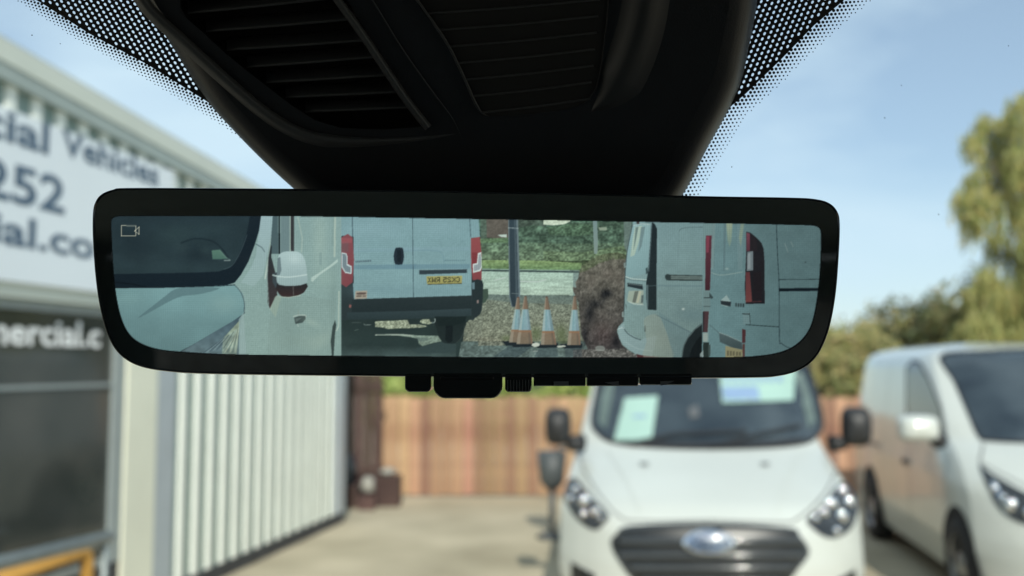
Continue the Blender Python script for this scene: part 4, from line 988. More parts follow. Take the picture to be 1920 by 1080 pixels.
P([(650, 586), (774, 583), (888, 578), (903, 562), (902, 578), (886, 594), (770, 600), (652, 602)], (58, 70, 74), (40, 50, 52), id=5)
P(cbx([(510, 186), (586, 194), (588, 508), (484, 510), (482, 300), (484, 246)]), (50, 54, 58), id=5)
P(cbx([(515, 192), (580, 198), (581, 500), (492, 506), (487, 300), (489, 250), (500, 215)]), (134, 66, 72), (128, 58, 64), id=5, sm=2)
P(cbx([(500, 230), (552, 226), (552, 296), (500, 300)]), (112, 76, 80), al=.7)
P(cbx([(500, 200), (578, 205), (578, 235), (500, 240)]), (170, 78, 84), al=.5); P(cbx([(505, 300), (538, 306), (546, 330), (546, 378), (575, 394), (573, 446), (530, 438), (506, 400)]), (190, 202, 202)); P(cbx([(510, 308), (534, 312), (540, 332), (540, 386), (568, 400), (567, 438), (532, 430), (512, 396)]), (112, 124, 130))
P(cbx([(558, 650), (572, 655), (570, 674), (555, 672)]), (150, 84, 78), al=.9)
P(cc([(515, 204), (575, 195), (586, 300), (586, 485), (526, 486), (516, 400)]), (150, 66, 68), (134, 56, 60), id=5)
P(cc([(520, 300), (556, 300), (556, 375), (524, 375)]), (120, 36, 42), al=.6)
P(cc([(562, 305), (585, 298), (588, 400), (580, 425), (530, 438), (527, 378), (556, 372)]), (196, 204, 200)); P(cc([(568, 315), (582, 308), (583, 398), (574, 416), (536, 428), (534, 386), (562, 380)]), (140, 146, 150))
P(cc([(526, 492), (592, 490), (597, 560), (592, 650), (578, 716), (520, 738), (524, 600)]), (38, 46, 48), id=5, sm=2); P(cc([(555, 622), (568, 620), (566, 644), (554, 642)]), (132, 112, 108)); P(cc([(520, 505), (540, 500), (540, 548), (524, 550)]), (110, 134, 142), al=.8)
P(cc([(597, 547), (630, 545), (634, 600), (612, 636), (594, 645)]), (62, 76, 66), id=5)
P(cbx([(868, 275), (880, 268), (912, 268), (922, 280), (927, 330), (918, 376), (906, 382), (876, 382), (864, 372), (857, 325)]), (34, 42, 50), id=5, sm=2); P(cbx([(880, 285), (906, 285), (910, 330), (904, 366), (882, 366)]), (24, 30, 36), al=.8)
P(cc([(165, 420), (488, 413), (489, 438), (165, 449)]), (48, 58, 64)); Ln(cc([(165, 420), (488, 414)]), .8, (86, 100, 106))
P(cc([(214, 461), (456, 457), (453, 508), (240, 517), (218, 512)]), (168, 158, 84), (152, 142, 74), id=6)
Ln(cc([(225, 516), (453, 510)]), 1.2, (60, 60, 50))
# characters of the number plate, mirrored as the display shows them
G = {'C': ['01110', '10001', '10000', '10000', '10000', '10001', '01110'], 'K': ['10001', '10010', '10100', '11000', '10100', '10010', '10001'], '2': ['01110', '10001', '00001', '00110', '01000', '10000', '11111'],
     '5': ['11111', '10000', '11110', '00001', '00001', '10001', '01110'], 'R': ['11110', '10001', '10001', '11110', '10100', '10010', '10001'], 'W': ['10001', '10001', '10101', '10101', '10101', '11011', '10001'], 'X': ['10001', '01010', '00100', '00100', '00100', '01010', '10001']}
xr = 861.8
for ch in 'CK25 RWX':
    if ch == ' ': xr -= 4.5; continue
    for j, row in enumerate(G[ch]):
        for i, b in enumerate(row):
            if b == '1':
                x1 = xr - i * 1.30; yb = 519.6 + j * 1.38 + (x1 - 830) * -.012; P(R(x1 - 1.42, yb, x1, yb + 1.5), (44, 44, 36))
    xr -= 8.1
for k in range(9): P(cbx(R(600 + k * 12, 356 - k * .6, 607 + k * 12, 368 - k * .6)), (70, 84, 92), al=.85)
Ln(cbx([(598, 368), (705, 356)]), .8, (84, 100, 108)); 
for k in range(11): P(cc(R(338 + k * 13, 350, 345 + k * 13, 359)), (86, 110, 118), al=.75)
P(cbx([(600, 560), (678, 558), (677, 610), (594, 614)]), (160, 146, 128)); P(cbx([(606, 572), (672, 570), (670, 582), (606, 584)]), (84, 66, 60)); P(cbx([(606, 588), (640, 587), (640, 602), (604, 602)]), (110, 96, 84)); P(cbx([(646, 587), (672, 586), (670, 602), (646, 602)]), (122, 106, 92))
# underneath the van
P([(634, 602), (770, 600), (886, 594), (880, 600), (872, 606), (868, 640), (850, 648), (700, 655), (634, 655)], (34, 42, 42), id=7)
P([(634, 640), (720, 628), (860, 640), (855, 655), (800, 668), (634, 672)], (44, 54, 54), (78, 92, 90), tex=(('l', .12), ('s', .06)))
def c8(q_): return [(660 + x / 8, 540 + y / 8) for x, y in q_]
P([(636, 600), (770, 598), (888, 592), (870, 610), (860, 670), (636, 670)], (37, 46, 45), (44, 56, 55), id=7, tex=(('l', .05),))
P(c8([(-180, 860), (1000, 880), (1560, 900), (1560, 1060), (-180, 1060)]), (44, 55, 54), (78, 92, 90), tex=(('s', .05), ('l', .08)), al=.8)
P(c8([(345, 503), (400, 496), (600, 492), (830, 478), (865, 550), (1000, 545), (1090, 560), (1130, 578), (1060, 592), (870, 602), (700, 606), (540, 616), (490, 598), (350, 582)]), (142, 148, 124), tex=(('g', .28), ('s', .2)))
P(c8([(1018, 508), (1030, 484), (1065, 470), (1160, 470), (1176, 512), (1215, 522), (1150, 545), (1060, 534)]), (142, 148, 124), tex=(('g', .36),))
Ln(c8([(1200, 520), (1235, 518), (1248, 480), (1236, 460)]), 1.1, (170, 182, 178), sm=3); Ln(c8([(0, 518), (140, 520)]), 1.4, (66, 76, 74)); Ln(c8([(175, 540), (200, 556), (285, 552)]), 1.3, (110, 120, 116)); Ln(c8([(40, 636), (95, 622)]), 1.2, (78, 90, 86))
P(c8([(330, 704), (560, 690), (760, 692), (1000, 712), (1290, 718), (1345, 800), (1200, 830), (1060, 872), (1005, 838), (985, 760), (880, 738), (680, 712)]), (126, 140, 128), (108, 120, 108), tex=(('s', .14), ('g', .1)))
P(c8([(960, 740), (1080, 745), (1180, 765), (1060, 800), (1010, 800)]), (84, 96, 92), al=.6); Ln(c8([(350, 704), (700, 700), (900, 716)]), 1.6, (166, 174, 160), sm=3)
P(c8([(1060, 872), (1340, 806), (1560, 836), (1566, 900), (1500, 975), (1000, 980), (900, 930)]), (52, 64, 64), al=.9)
P(c8([(1262, 470), (1690, 470), (1684, 620), (1660, 710), (1625, 775), (1570, 822), (1500, 836), (1400, 828), (1345, 800), (1300, 720), (1272, 620)]), (30, 37, 37), (34, 42, 42), id=5, sm=2)
P(c8([(1405, 540), (1512, 540), (1508, 800), (1440, 826), (1400, 780)]), (20, 25, 27), al=.8); P(c8([(1240, 430), (1720, 430), (1690, 520), (1560, 560), (1300, 570)]), (26, 34, 34), al=.9)
Ln(c8([(1686, 560), (1676, 660), (1636, 750), (1570, 815)]), 1.0, (54, 62, 60), sm=3)
for cx, cy, rx, ry in ((1700, 700, 40, 30), (1760, 800, 50, 12), (1850, 860, 30, 10)):
    x, y = c8([(cx, cy)])[0]; blob(x, y, rx / 8, ry / 8, (66, 72, 66), .6)
# nearest van on the left: windscreen, bonnet, flank
P(R(205, 398, 640, 675), (130, 152, 150), (132, 152, 146), id=8, tex=(('g', .03),))
blob(600, 450, 14, 60, (148, 166, 158), .6); blob(575, 640, 50, 12, (146, 162, 152), .4); blob(540, 600, 18, 40, (116, 134, 130), .45); blob(625, 560, 8, 70, (112, 130, 126), .4); blob(610, 520, 20, 20, (140, 160, 152), .5)
P([(205, 536), (300, 538), (425, 533), (440, 535), (455, 550), (459, 575), (456, 592), (340, 660), (300, 668), (205, 668)], (112, 142, 144), (108, 138, 140), id=8, tex=(('xl', .04), ('l', .02)))
blob(240, 560, 26, 12, (122, 152, 152), .5); blob(420, 570, 30, 18, (126, 152, 150), .6)
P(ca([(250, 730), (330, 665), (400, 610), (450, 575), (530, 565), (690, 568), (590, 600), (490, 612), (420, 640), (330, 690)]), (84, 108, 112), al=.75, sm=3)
P([(205, 398), (497, 398), (488, 425), (478, 458), (466, 490), (452, 515), (440, 530), (425, 534.5), (380, 537), (205, 541)], (32, 44, 54), (28, 40, 50), id=9)
P([(205, 398), (470, 398), (464, 432), (454, 462), (443, 486), (430, 502), (410, 509), (370, 511), (205, 514)], (48, 64, 72), (56, 74, 80), id=9, tex=(('l', .06),))
for cx, cy, rx, ry, c_, al in ((330, 440, 40, 18, (62, 82, 86), .7), (400, 430, 40, 14, (60, 80, 86), .6), (370, 478, 30, 16, (38, 52, 60), .8), (300, 500, 60, 8, (60, 78, 84), .5), (255, 460, 30, 30, (42, 56, 64), .6), (340, 465, 14, 10, (72, 90, 92), .3), (385, 470, 10, 8, (76, 96, 96), .35)): blob(cx, cy, rx, ry, c_, al)
Ln(ca([(480, 330), (560, 305), (650, 320), (700, 360), (735, 410)]), 3, (34, 48, 56), sm=4, al=.7)
P(ca([(645, 368), (690, 364), (720, 400), (728, 414), (650, 415)]), (112, 152, 134), (96, 134, 122)); Ln(ca([(690, 372), (722, 405), (745, 421)]), 1, (140, 170, 160)); Ln(ca([(712, 421), (744, 422)]), 1.4, (190, 206, 202))
Ln([(463, 440), (452, 470), (436, 497), (420, 505)], 1.4, (84, 104, 110), sm=4, al=.8)
Ln([(214, 529), (250, 533), (275, 539)], 2.2, (20, 28, 36)); Ln(ca([(130, 568), (400, 566), (690, 558), (770, 552)]), 1.3, (22, 30, 36))
P(ca([(910, 170), (985, 170), (955, 330), (935, 420), (920, 500), (870, 560), (800, 540), (850, 470), (880, 400)]), (148, 168, 172), (140, 160, 158), id=8); Ln(ca([(880, 334), (912, 352), (928, 376)]), 1.1, (52, 64, 70)); Ln(ca([(984, 180), (965, 300), (950, 400), (930, 520)]), 3, (168, 182, 172), sm=3)
Ln(ca([(770, 555), (800, 590), (818, 640), (818, 690), (805, 715), (650, 815), (480, 906)]), 1.1, (50, 62, 68), sm=4)
P(ca([(480, 908), (805, 718), (796, 780), (790, 925), (480, 925)]), (70, 88, 98), (92, 108, 112), id=8, tex=(('m', .1),))
P(ca([(705, 838), (800, 735), (790, 800), (780, 925), (700, 925)]), (150, 162, 140), (120, 134, 126), tex=(('m', .2),))
for k in range(8): Ln(ca([(600 + k * 18, 915 - k * 4), (690 + k * 12, 850 - k * 8)]), 1.0, (128, 144, 148) if k % 2 else (52, 66, 74), al=.8)
for k in range(5): Ln(ca([(715 + k * 14, 912), (770 + k * 5, 825 - k * 12)]), 1.1, (70, 82, 82) if k % 2 else (186, 192, 168), al=.8)
P(ca([(790, 735), (815, 700), (830, 925), (790, 925)]), (142, 160, 158), al=.8)
for X_, w_2, c_ in ((515, 12, (72, 88, 92)), (523.5, 3, (26, 34, 38)), (536, 19, (104, 122, 124)), (548, 6.5, (52, 52, 54)), (544, 1.6, (150, 166, 158))): P([(X_ - w_2 / 2 + (3 if X_ < 520 else 0), 398), (X_ + w_2 / 2, 398), (X_ + w_2 / 2 + .5, 476), (X_ - w_2 / 2 - (3 if X_ < 520 else 0), 476)], c_, id=8)
Ln(cbx([(210, 60), (240, 200), (235, 300)]), 2, (152, 168, 160)); Ln(cbx([(462, 60), (458, 330)]), 3.5, (158, 172, 162)); Ln(cbx([(448, 60), (446, 250)]), 1, (116, 134, 130))
P(cbx([(300, 470), (350, 440), (430, 385), (478, 345), (480, 365), (420, 410), (360, 450), (310, 500), (300, 492)]), (172, 188, 180), al=.85)
P(cbx([(355, 300), (372, 300), (372, 385), (355, 385)]), (120, 140, 138), al=.6)
P(cbx([(25, 245), (36, 260), (32, 330), (60, 440), (72, 590), (60, 600), (22, 680), (8, 640), (4, 480), (10, 330)]), (38, 44, 48), (60, 50, 50), id=8); Ln(cbx([(26, 250), (10, 340), (4, 470), (14, 650)]), 1.3, (120, 134, 130))
P(cbx([(40, 440), (90, 430), (90, 520), (60, 540), (40, 500)]), (58, 66, 70))
P(cbx([(70, 512), (268, 506), (262, 555), (236, 580), (180, 598), (120, 600), (84, 582)]), (36, 38, 40), (58, 40, 40), id=10, sm=2)
P(cbx([(84, 316), (110, 298), (150, 293), (200, 294), (235, 310), (256, 345), (266, 390), (273, 450), (270, 508), (180, 526), (84, 518), (66, 470), (74, 400), (78, 350)]), (164, 182, 182), (142, 160, 160), id=10, sm=2)
P(cbx([(74, 340), (92, 330), (100, 420), (90, 450), (68, 460)]), (90, 104, 108), al=.8); blob(572 - 20, 485, 12, 10, (186, 200, 198), .5); Ln(cbx([(40, 452), (80, 462), (160, 466), (272, 450)]), 2, (184, 198, 194), sm=3); Ln(cbx([(178, 524), (182, 592)]), 1.3, (90, 86, 84))
Ln(cbx([(85, 600), (150, 604), (230, 590)]), 1.4, (176, 186, 172)); P(cbx([(20, 680), (62, 590), (100, 600), (60, 740)]), (160, 170, 148), al=.45)
P(cbx([(185, 740), (216, 730), (265, 728), (262, 752), (242, 774), (194, 784)]), (44, 52, 52), id=8); Ln(cbx([(180, 733), (215, 722), (262, 724), (266, 736)]), 1.6, (182, 190, 180)); Ln(cbx([(212, 690), (214, 722)]), 1.3, (130, 140, 130)); Ln(cbx([(208, 785), (214, 800)]), 1.2, (180, 190, 180)); P(cbx([(190, 745), (240, 740), (200, 770)]), (86, 96, 94), al=.8)
P(cbx([(50, 600), (250, 590), (430, 620), (470, 640), (440, 1000), (0, 1000), (20, 740)]), (118, 134, 128), al=.25); blob(585, 605, 16, 6, (150, 166, 156), .5, .4); blob(600, 640, 30, 12, (146, 162, 152), .45, -.7); blob(545, 640, 20, 14, (120, 138, 132), .4)
P(cbx([(432, 900), (445, 800), (462, 756), (470, 790), (462, 850), (452, 1000), (440, 1000)]), (56, 66, 64), id=8); Ln(cbx([(470, 830), (485, 800), (488, 560)]), 2, (166, 178, 166))
# van at right, rear quarter
VC = (118, 142, 145)
P(ce([(165, 60), (640, 60), (640, 1050), (500, 1010), (200, 990), (140, 960), (96, 925), (76, 880), (60, 835), (70, 800), (100, 770), (108, 700), (112, 560), (118, 430), (128, 300), (148, 190), (166, 115)]), VC, (128, 148, 144), id=11, tex=(('l', .03), ('g', .03)))
blob(1290, 470, 40, 60, (128, 152, 152), .4); blob(1240, 640, 30, 20, (150, 166, 158), .4); blob(1300, 590, 30, 14, (108, 132, 136), .5)
P(ce([(172, 118), (280, 112), (282, 205), (262, 440), (150, 470), (120, 455), (132, 300), (150, 200)]), (132, 158, 160), (122, 148, 150)); P(ce([(182, 128), (232, 120), (205, 240), (178, 320), (150, 330), (165, 220)]), (172, 182, 160), al=.6); P(ce([(186, 130), (206, 128), (186, 230), (172, 290)]), (84, 100, 100), al=.75); P(ce([(222, 130), (252, 124), (226, 260), (204, 300)]), (100, 118, 120), al=.8)
Ln(ce([(165, 115), (128, 300), (116, 440), (110, 640), (104, 770)]), 1.5, (66, 78, 80), sm=3); Ln(ce([(168, 118), (232, 108), (284, 112)]), 1.2, (170, 184, 180)); Ln(ce([(118, 464), (160, 478), (262, 486)]), 1.6, (176, 190, 184)); Ln(ce([(118, 470), (160, 486), (262, 494)]), 1, (80, 96, 98))
P(ce([(106, 372), (118, 366), (120, 402), (108, 404)]), (146, 160, 156)); P(ce([(94, 702), (106, 698), (106, 738), (94, 736)]), (146, 160, 156)); P(ce([(254, 408), (268, 400), (270, 440), (256, 446)]), (60, 74, 76))
P(ce([(192, 90), (212, 90), (210, 108), (194, 108)]), (60, 50, 50))
P(ce([(298, 96), (316, 108), (331, 140), (328, 420), (328, 690), (268, 686), (258, 620), (258, 500), (272, 420), (284, 250), (292, 120)]), (30, 38, 42), (36, 44, 46), id=11); P(ce([(258, 520), (272, 518), (272, 680), (260, 640)]), (88, 104, 106), al=.9); Ln(ce([(262, 526), (328, 524)]), 1, (78, 92, 94)); Ln(ce([(296, 110), (288, 250), (276, 430)]), 1, (90, 104, 108))
P(ce([(130, 505), (234, 518), (236, 552), (132, 530)]), (38, 46, 50)); Ln(ce([(136, 512), (232, 524)]), 1, (120, 132, 130)); P(ce([(140, 560), (240, 556), (236, 650), (150, 640), (128, 626)]), (150, 160, 146)); P(ce([(180, 562), (206, 560), (186, 640), (164, 636)]), (96, 100, 92), al=.9); P(ce([(210, 562), (226, 562), (206, 640), (190, 640)]), (182, 178, 150), al=.8); P(ce([(226, 590), (240, 586), (236, 640), (222, 640)]), (70, 82, 84), al=.8); Ln(ce([(140, 632), (176, 648), (238, 654)]), 1.4, (190, 200, 190))
P(ce([(66, 810), (104, 780), (120, 830), (220, 890), (250, 880), (330, 860), (300, 1000), (190, 990), (110, 930), (74, 880)]), (148, 168, 170), al=.6); Ln(ce([(104, 806), (130, 845), (180, 876), (222, 890)]), 1.6, (70, 84, 86), sm=3); Ln(ce([(64, 820), (90, 808), (110, 812)]), 1.6, (176, 192, 190)); Ln(ce([(110, 900), (200, 950), (300, 965)]), 2, (160, 178, 176), al=.6, sm=3)
P(ce([(190, 985), (250, 998), (340, 1006), (340, 1020), (200, 1012)]), (80, 40, 42)); P(ce([(244, 800), (254, 790), (256, 835), (246, 838)]), (66, 80, 80), al=.9); P(ce([(112, 640), (128, 660), (124, 690)]), (88, 104, 104), al=.7)
P(ce([(290, 720), (340, 725), (380, 800), (420, 920), (440, 1010), (240, 1010), (260, 900), (240, 760)]), (156, 158, 142), al=.42, sm=3); P(ce([(340, 700), (560, 840), (500, 1010), (440, 1010), (400, 850)]), (104, 128, 134), al=.35)
Ln(ce([(328, 722), (440, 780), (550, 836), (600, 850)]), 1.1, (94, 112, 116), sm=3); Ln(ce([(332, 524), (640, 528)]), 3, (106, 128, 132), al=.6); blob(1281, 579.5, 2.5, 2, (214, 222, 214), .95)
P(ce([(385, 455), (400, 445), (424, 450), (655, 455), (655, 492), (424, 490), (395, 488), (386, 474)]), (50, 60, 60)); P(ce([(424, 456), (655, 461), (655, 484), (424, 480)]), (108, 120, 116)); Ln(ce([(424, 468), (655, 473)]), .9, (70, 82, 82)); Ln(ce([(478, 160), (500, 138), (580, 130), (702, 128)]), 1.1, (92, 110, 112), sm=3); Ln(ce([(478, 160), (474, 340)]), 1, (108, 128, 130), al=.6)
P(ce([(500, 1010), (510, 940), (540, 880), (590, 820), (640, 782), (640, 1010)]), (34, 40, 42), id=11); P(ce([(548, 1010), (560, 960), (600, 890), (640, 850), (640, 1010)]), (22, 26, 28)); Ln(ce([(500, 1000), (512, 930), (548, 862), (600, 806), (640, 778)]), 2, (90, 104, 104), sm=3)
# farthest right van, rear quarter with red lamp
P([(1318, 398), (1560, 398), (1560, 680), (1316, 680)], (108, 134, 137), (104, 132, 135), id=12, tex=(('l', .03), ('g', .025)))
P(ce([(640, 60), (700, 60), (705, 180), (690, 560), (676, 1010), (638, 1010)]), (118, 142, 142), id=12); P(ce([(702, 100), (720, 100), (716, 400), (704, 400)]), (90, 108, 110), al=.5)
P(ce([(660, 185), (700, 186), (694, 400), (688, 556), (655, 556)]), (104, 44, 58), (70, 34, 42)); P(ce([(662, 190), (684, 190), (680, 300), (662, 300)]), (150, 56, 76), al=.8); P(ce([(645, 562), (690, 562), (688, 690), (642, 690)]), (112, 132, 132)); Ln(ce([(648, 606), (708, 606)]), 1.4, (40, 48, 48)); Ln(ce([(645, 664), (690, 664)]), 1.2, (54, 64, 64)); P(ce([(684, 570), (708, 600), (700, 615), (684, 605)]), (58, 70, 72))
P(ce([(640, 696), (681, 696), (672, 840), (638, 838)]), (78, 50, 54)); P(ce([(640, 700), (652, 700), (648, 836), (638, 836)]), (40, 40, 42), al=.7); P(ce([(640, 845), (674, 845), (672, 902), (642, 902)]), (150, 160, 154)); P(ce([(642, 906), (682, 908), (680, 1010), (640, 1010)]), (40, 48, 46)); P(ce([(620, 985), (642, 960), (644, 1005), (622, 1005)]), (150, 162, 160)); P(ce([(676, 930), (692, 920), (690, 1000), (678, 1005)]), (66, 78, 76))
P(cf([(45, 220), (60, 220), (50, 470), (40, 470)]), (140, 160, 158), al=.5); P(cf([(118, 224), (152, 224), (146, 320), (136, 352), (126, 320)]), (164, 172, 140), (120, 140, 130), al=.8); P(cf([(176, 224), (208, 224), (204, 470), (180, 470)]), (124, 146, 148), al=.5); P(cf([(196, 226), (214, 226), (196, 350), (186, 300)]), (150, 160, 134), al=.6); P(cf([(105, 224), (118, 224), (110, 480), (102, 480)]), (90, 110, 114), al=.6)
Ln(cf([(40, 486), (90, 500), (204, 484)]), 1.3, (142, 160, 156), sm=3); Ln(cf([(30, 765), (70, 800), (100, 830)]), 1.2, (80, 98, 100)); blob(1363, 504, 3, 2, (160, 176, 172), .8)
P(cf([(224, 268), (248, 274), (280, 300), (306, 328), (318, 360), (322, 420), (324, 652), (222, 654), (217, 560), (224, 400)]), (32, 30, 34), (30, 28, 32), id=13); P(cf([(226, 272), (244, 278), (244, 372), (226, 372)]), (124, 60, 76), (92, 46, 58)); P(cf([(244, 278), (280, 310), (284, 372), (244, 374)]), (38, 32, 36)); P(cf([(230, 376), (262, 372), (262, 474), (228, 478)]), (112, 120, 124)); P(cf([(234, 384), (248, 382), (248, 466), (232, 468)]), (146, 154, 156), al=.7); P(cf([(222, 484), (244, 484), (256, 640), (222, 646)]), (100, 46, 50), (120, 56, 54)); P(cf([(262, 484), (304, 480), (306, 630), (264, 636)]), (32, 26, 30)); Ln(cf([(222, 644), (306, 640)]), 1.2, (96, 44, 46))
P(cf([(90, 634), (120, 606), (140, 638), (144, 664), (120, 668), (88, 658)]), (150, 168, 166)); P(cf([(88, 636), (144, 642), (142, 668), (90, 656)]), (40, 46, 50)); 
for k in range(4): P(cf(R(166 + k * 13, 648 + k, 175 + k * 13, 668 + k)), (54, 66, 68))
P(cf([(206, 702), (242, 700), (244, 760), (208, 762)]), (116, 140, 142)); Ln(cf([(204, 706), (242, 708)]), 1.6, (40, 48, 50)); Ln(cf([(243, 702), (246, 760)]), 1.1, (50, 62, 64)); Ln(cf([(222, 764), (310, 770), (402, 776)]), 1.3, (38, 50, 54))
P(cf([(80, 806), (120, 820), (200, 856), (204, 896), (150, 886), (84, 856)]), (82, 96, 98), (62, 74, 76)); Ln(cf([(80, 806), (120, 820), (200, 856)]), 1.2, (144, 158, 156)); P(cf([(203, 786), (222, 792), (220, 860), (204, 862)]), (84, 40, 44)); P(cf([(204, 868), (218, 866), (218, 935), (206, 935)]), (96, 56, 52))
P(cf([(114, 876), (160, 888), (204, 898), (204, 940), (114, 940)]), (148, 138, 98)); 
for k in range(5): P(cf(R(122 + k * 16, 902 + k * 2, 132 + k * 16, 930)), (92, 84, 62), al=.8)
Ln(cf([(386, 225), (392, 400), (400, 560), (402, 840), (412, 862), (440, 882), (490, 900)]), 1.2, (42, 56, 62), sm=3); Ln(cf([(400, 524), (620, 522)]), 1.1, (42, 54, 58)); P(cf([(398, 570), (640, 568), (640, 584), (400, 587)]), (20, 28, 36)); Ln(cf([(430, 330), (448, 380)]), 1.6, (150, 168, 166), al=.7); Ln(cf([(462, 320), (476, 350)]), 1.6, (150, 168, 166), al=.7); blob(1510, 492, 1.6, 1.6, (60, 72, 76), .8); Ln(cf([(480, 370), (540, 440), (600, 470)]), 1.2, (120, 146, 148), al=.5, sm=3)
# display veil: slightly darker towards the ends, fine pixel lines
gr = img.mean(2, keepdims=True); warm_ = np.clip((img[..., :1] - img[..., 2:]) / 30, 0, 1); img = gr + (img - gr) * (1 - .22 * warm_); img *= np.array((.955, 1.015, 1.0), np.float32)
def soft(a):
    b = a.copy(); b[1:-1] = (a[:-2] + 2 * a[1:-1] + a[2:]) / 4; c = b.copy(); c[:, 1:-1] = (b[:, :-2] + 2 * b[:, 1:-1] + b[:, 2:]) / 4; return c
img = soft(soft(img)); hi = img - soft(soft(soft(img))); img = img + hi * .5
lum = img.mean(2); pale = np.clip((lum - 95) / 40, 0, 1) * np.isin(ids, (5, 8, 11, 12, 10))
img *= (1 + pale * (.045 * np.sin(PY * 2 * math.pi / 3.75 + np.sin(PX / 37) * 1.3) * (NZ['xl'] > .42) + .035 * np.sin(PX * 2 * math.pi / 4.1 + np.sin(PY / 21)) * (NZ['l'] > .45) + .025 * (NZ['xl'] - .5) + .012 * (NZ['m'] - .5)))[..., None]
fac = np.ones_like(PX)
fac = np.where(ids == 11, np.interp(PX, [1160, 1215, 1250, 1320], [1.0, .94, .88, .86]) * np.interp(PY, [400, 500, 640], [1.06, 1.04, .93]), fac); fac = np.where((ids == 12), np.interp(PX, [1318, 1360, 1395, 1440, 1540], [.90, .90, .86, .80, .78]), fac)
fac = np.where(ids == 9, .74, fac); fac = np.where(ids == 3, .82, fac); fac = np.where((ids == 8) & inpoly(PX, PY, [(205, 536), (430, 533), (455, 550), (459, 575), (456, 592), (340, 660), (205, 680)]), np.interp(PY, [540, 590, 655], [1.0, .98, .86]), fac)
fac = np.where(ids == 13, .92, fac)
img *= soft(soft(fac))[..., None]; img *= np.array((1.055, 1.02, 1.03), np.float32)
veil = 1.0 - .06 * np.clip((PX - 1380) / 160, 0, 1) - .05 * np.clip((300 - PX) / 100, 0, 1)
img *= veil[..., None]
img += (NZ['g'] - .5)[..., None] * 5
img *= (1 + .018 * np.sin(PX * 2 * math.pi / 2.7 + PY * .25) * np.cos(PY * 2 * math.pi / 3.1))[..., None]
img += np.array((2, 4, 4), np.float32)
# camera symbol, top left
ic = (190, 192, 172)
for a_ in ([(163, 236), (242, 238), (242, 262), (234, 264), (242, 268), (240, 291), (163, 291), (163, 236)],): Ln(ca(a_), 1.0, ic, id=14)
Ln(ca([(234, 264), (259, 243), (259, 283), (234, 264)]), 1.0, ic, id=14)
# outline of the lit area
so_ = smooth_line([(209, 425), (210, 412), (217, 407), (235, 405.5), (360, 405), (540, 405.5), (720, 408), (900, 411), (1060, 413.5), (1196, 416), (1360, 419), (1500, 422), (1528, 424), (1537, 430), (1539, 445), (1538, 490), (1534, 540), (1526, 590), (1514, 622), (1492, 646), (1462, 660), (1420, 667), (1360, 669.5), (1170, 670), (900, 669.5), (700, 667.5), (560, 666), (430, 664), (360, 660.5), (300, 655), (262, 642), (240, 622), (226, 590), (217, 545), (212, 490)], 4, True)
inside = inpoly(PX, PY, so_)
img[~inside] = (10, 12, 13); ids[~inside] = -1
img = np.clip(img, 0, 255)
# to mesh: one vertex per 1.5 picture pixels
ST_ = 3; hh, ww = (CH * SS) // ST_, (CW * SS) // ST_
im = img[:hh * ST_, :ww * ST_].reshape(hh, ST_, ww, ST_, 3).mean((1, 3)); idm = ids[:hh * ST_, :ww * ST_][ST_ // 2::ST_, ST_ // 2::ST_][:hh, :ww]
lin = np.where(im > 10.3, ((im / 255 + .055) / 1.055) ** 2.4, im / 255 / 12.92)
gx = X0 + (np.arange(ww) + .5) * ST_ / SS; gy = Y0 + (np.arange(hh) + .5) * ST_ / SS
d0 = mp_(960, 540, -.00005); dX = mp_(961, 540, -.00005) - d0
em = bpy.data.materials.new('display_picture'); em.use_nodes = True; n = em.node_tree; pb = n.nodes['Principled BSDF']
at_ = n.nodes.new('ShaderNodeAttribute'); at_.attribute_name = 'picture'; pb.inputs['Base Color'].default_value = (.004, .005, .005, 1); pb.inputs['Roughness'].default_value = .05; pb.inputs['Specular IOR Level'].default_value = .5
n.links.new(at_.outputs['Color'], pb.inputs['Emission Color']); pb.inputs['Emission Strength'].default_value = 2.0 ** (-EXPO)
NAMES = {-1: 'display_surround', 0: 'display_picture', 1: 'road_and_hedge_picture', 2: 'post_picture', 3: 'dry_bush_picture', 4: 'traffic_cone_picture', 5: 'van_rear_picture', 6: 'number_plate_picture', 7: 'van_shade_picture', 8: 'van_flank_picture', 9: 'van_windscreen_picture',
         10: 'wing_mirror_picture', 11: 'small_van_picture', 12: 'far_van_picture', 13: 'red_lamp_picture', 14: 'camera_symbol', 15: 'thin_post_picture'}
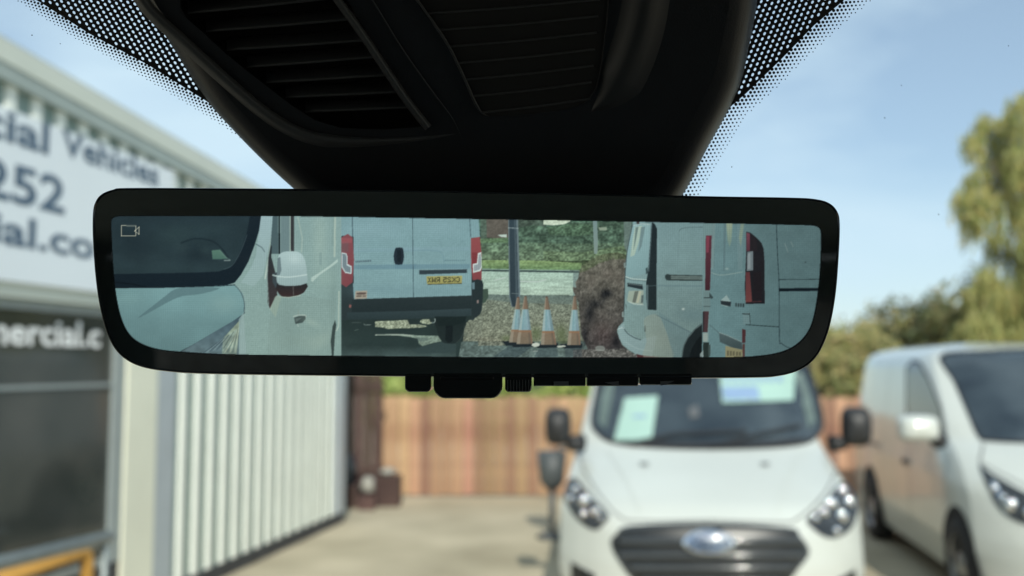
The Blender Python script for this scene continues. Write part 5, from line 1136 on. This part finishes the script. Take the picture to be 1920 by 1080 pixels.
DL = {2: 'dark pole beside the road, shown on the display', 3: 'brown dry bush, shown on the display', 4: 'orange and white traffic cones, shown on the display', 5: 'rear of white van with red lamps, shown on the display', 6: 'yellow number plate reading in reverse', 8: 'bonnet and flank of white van, shown on the display',
      9: 'dark van windscreen, shown on the display', 10: 'white wing mirror, shown on the display', 11: 'rear quarter of small white van, shown on the display', 12: 'flank of white van at the right end of the display', 13: 'tall dark red tail lamp, shown on the display', 14: 'camera outline symbol in the corner of the display'}
YY, XX = np.meshgrid(gy, gx, indexing='ij'); dnx = (XX - 960) / FPX; b_ = (540 - YY) / FPX; dyv = CT - b_ * ST; dzv = ST + b_ * CT
yw = MY - .00005
Vx = dnx / dyv * MY - mir.location.x; Vz = H + dzv / dyv * MY - mir.location.z
ci = idm[:-1, :-1].copy(); surr = (ci == -1)
near = np.zeros_like(surr); 
for dy_ in (-1, 0, 1):
    for dx_ in (-1, 0, 1): near |= np.roll(np.roll(~surr, dy_, 0), dx_, 1)
ci[surr & ~near] = -9; ci[(ci == -1)] = 0
disp = None
order = [0] + [k for k in range(1, 16)]
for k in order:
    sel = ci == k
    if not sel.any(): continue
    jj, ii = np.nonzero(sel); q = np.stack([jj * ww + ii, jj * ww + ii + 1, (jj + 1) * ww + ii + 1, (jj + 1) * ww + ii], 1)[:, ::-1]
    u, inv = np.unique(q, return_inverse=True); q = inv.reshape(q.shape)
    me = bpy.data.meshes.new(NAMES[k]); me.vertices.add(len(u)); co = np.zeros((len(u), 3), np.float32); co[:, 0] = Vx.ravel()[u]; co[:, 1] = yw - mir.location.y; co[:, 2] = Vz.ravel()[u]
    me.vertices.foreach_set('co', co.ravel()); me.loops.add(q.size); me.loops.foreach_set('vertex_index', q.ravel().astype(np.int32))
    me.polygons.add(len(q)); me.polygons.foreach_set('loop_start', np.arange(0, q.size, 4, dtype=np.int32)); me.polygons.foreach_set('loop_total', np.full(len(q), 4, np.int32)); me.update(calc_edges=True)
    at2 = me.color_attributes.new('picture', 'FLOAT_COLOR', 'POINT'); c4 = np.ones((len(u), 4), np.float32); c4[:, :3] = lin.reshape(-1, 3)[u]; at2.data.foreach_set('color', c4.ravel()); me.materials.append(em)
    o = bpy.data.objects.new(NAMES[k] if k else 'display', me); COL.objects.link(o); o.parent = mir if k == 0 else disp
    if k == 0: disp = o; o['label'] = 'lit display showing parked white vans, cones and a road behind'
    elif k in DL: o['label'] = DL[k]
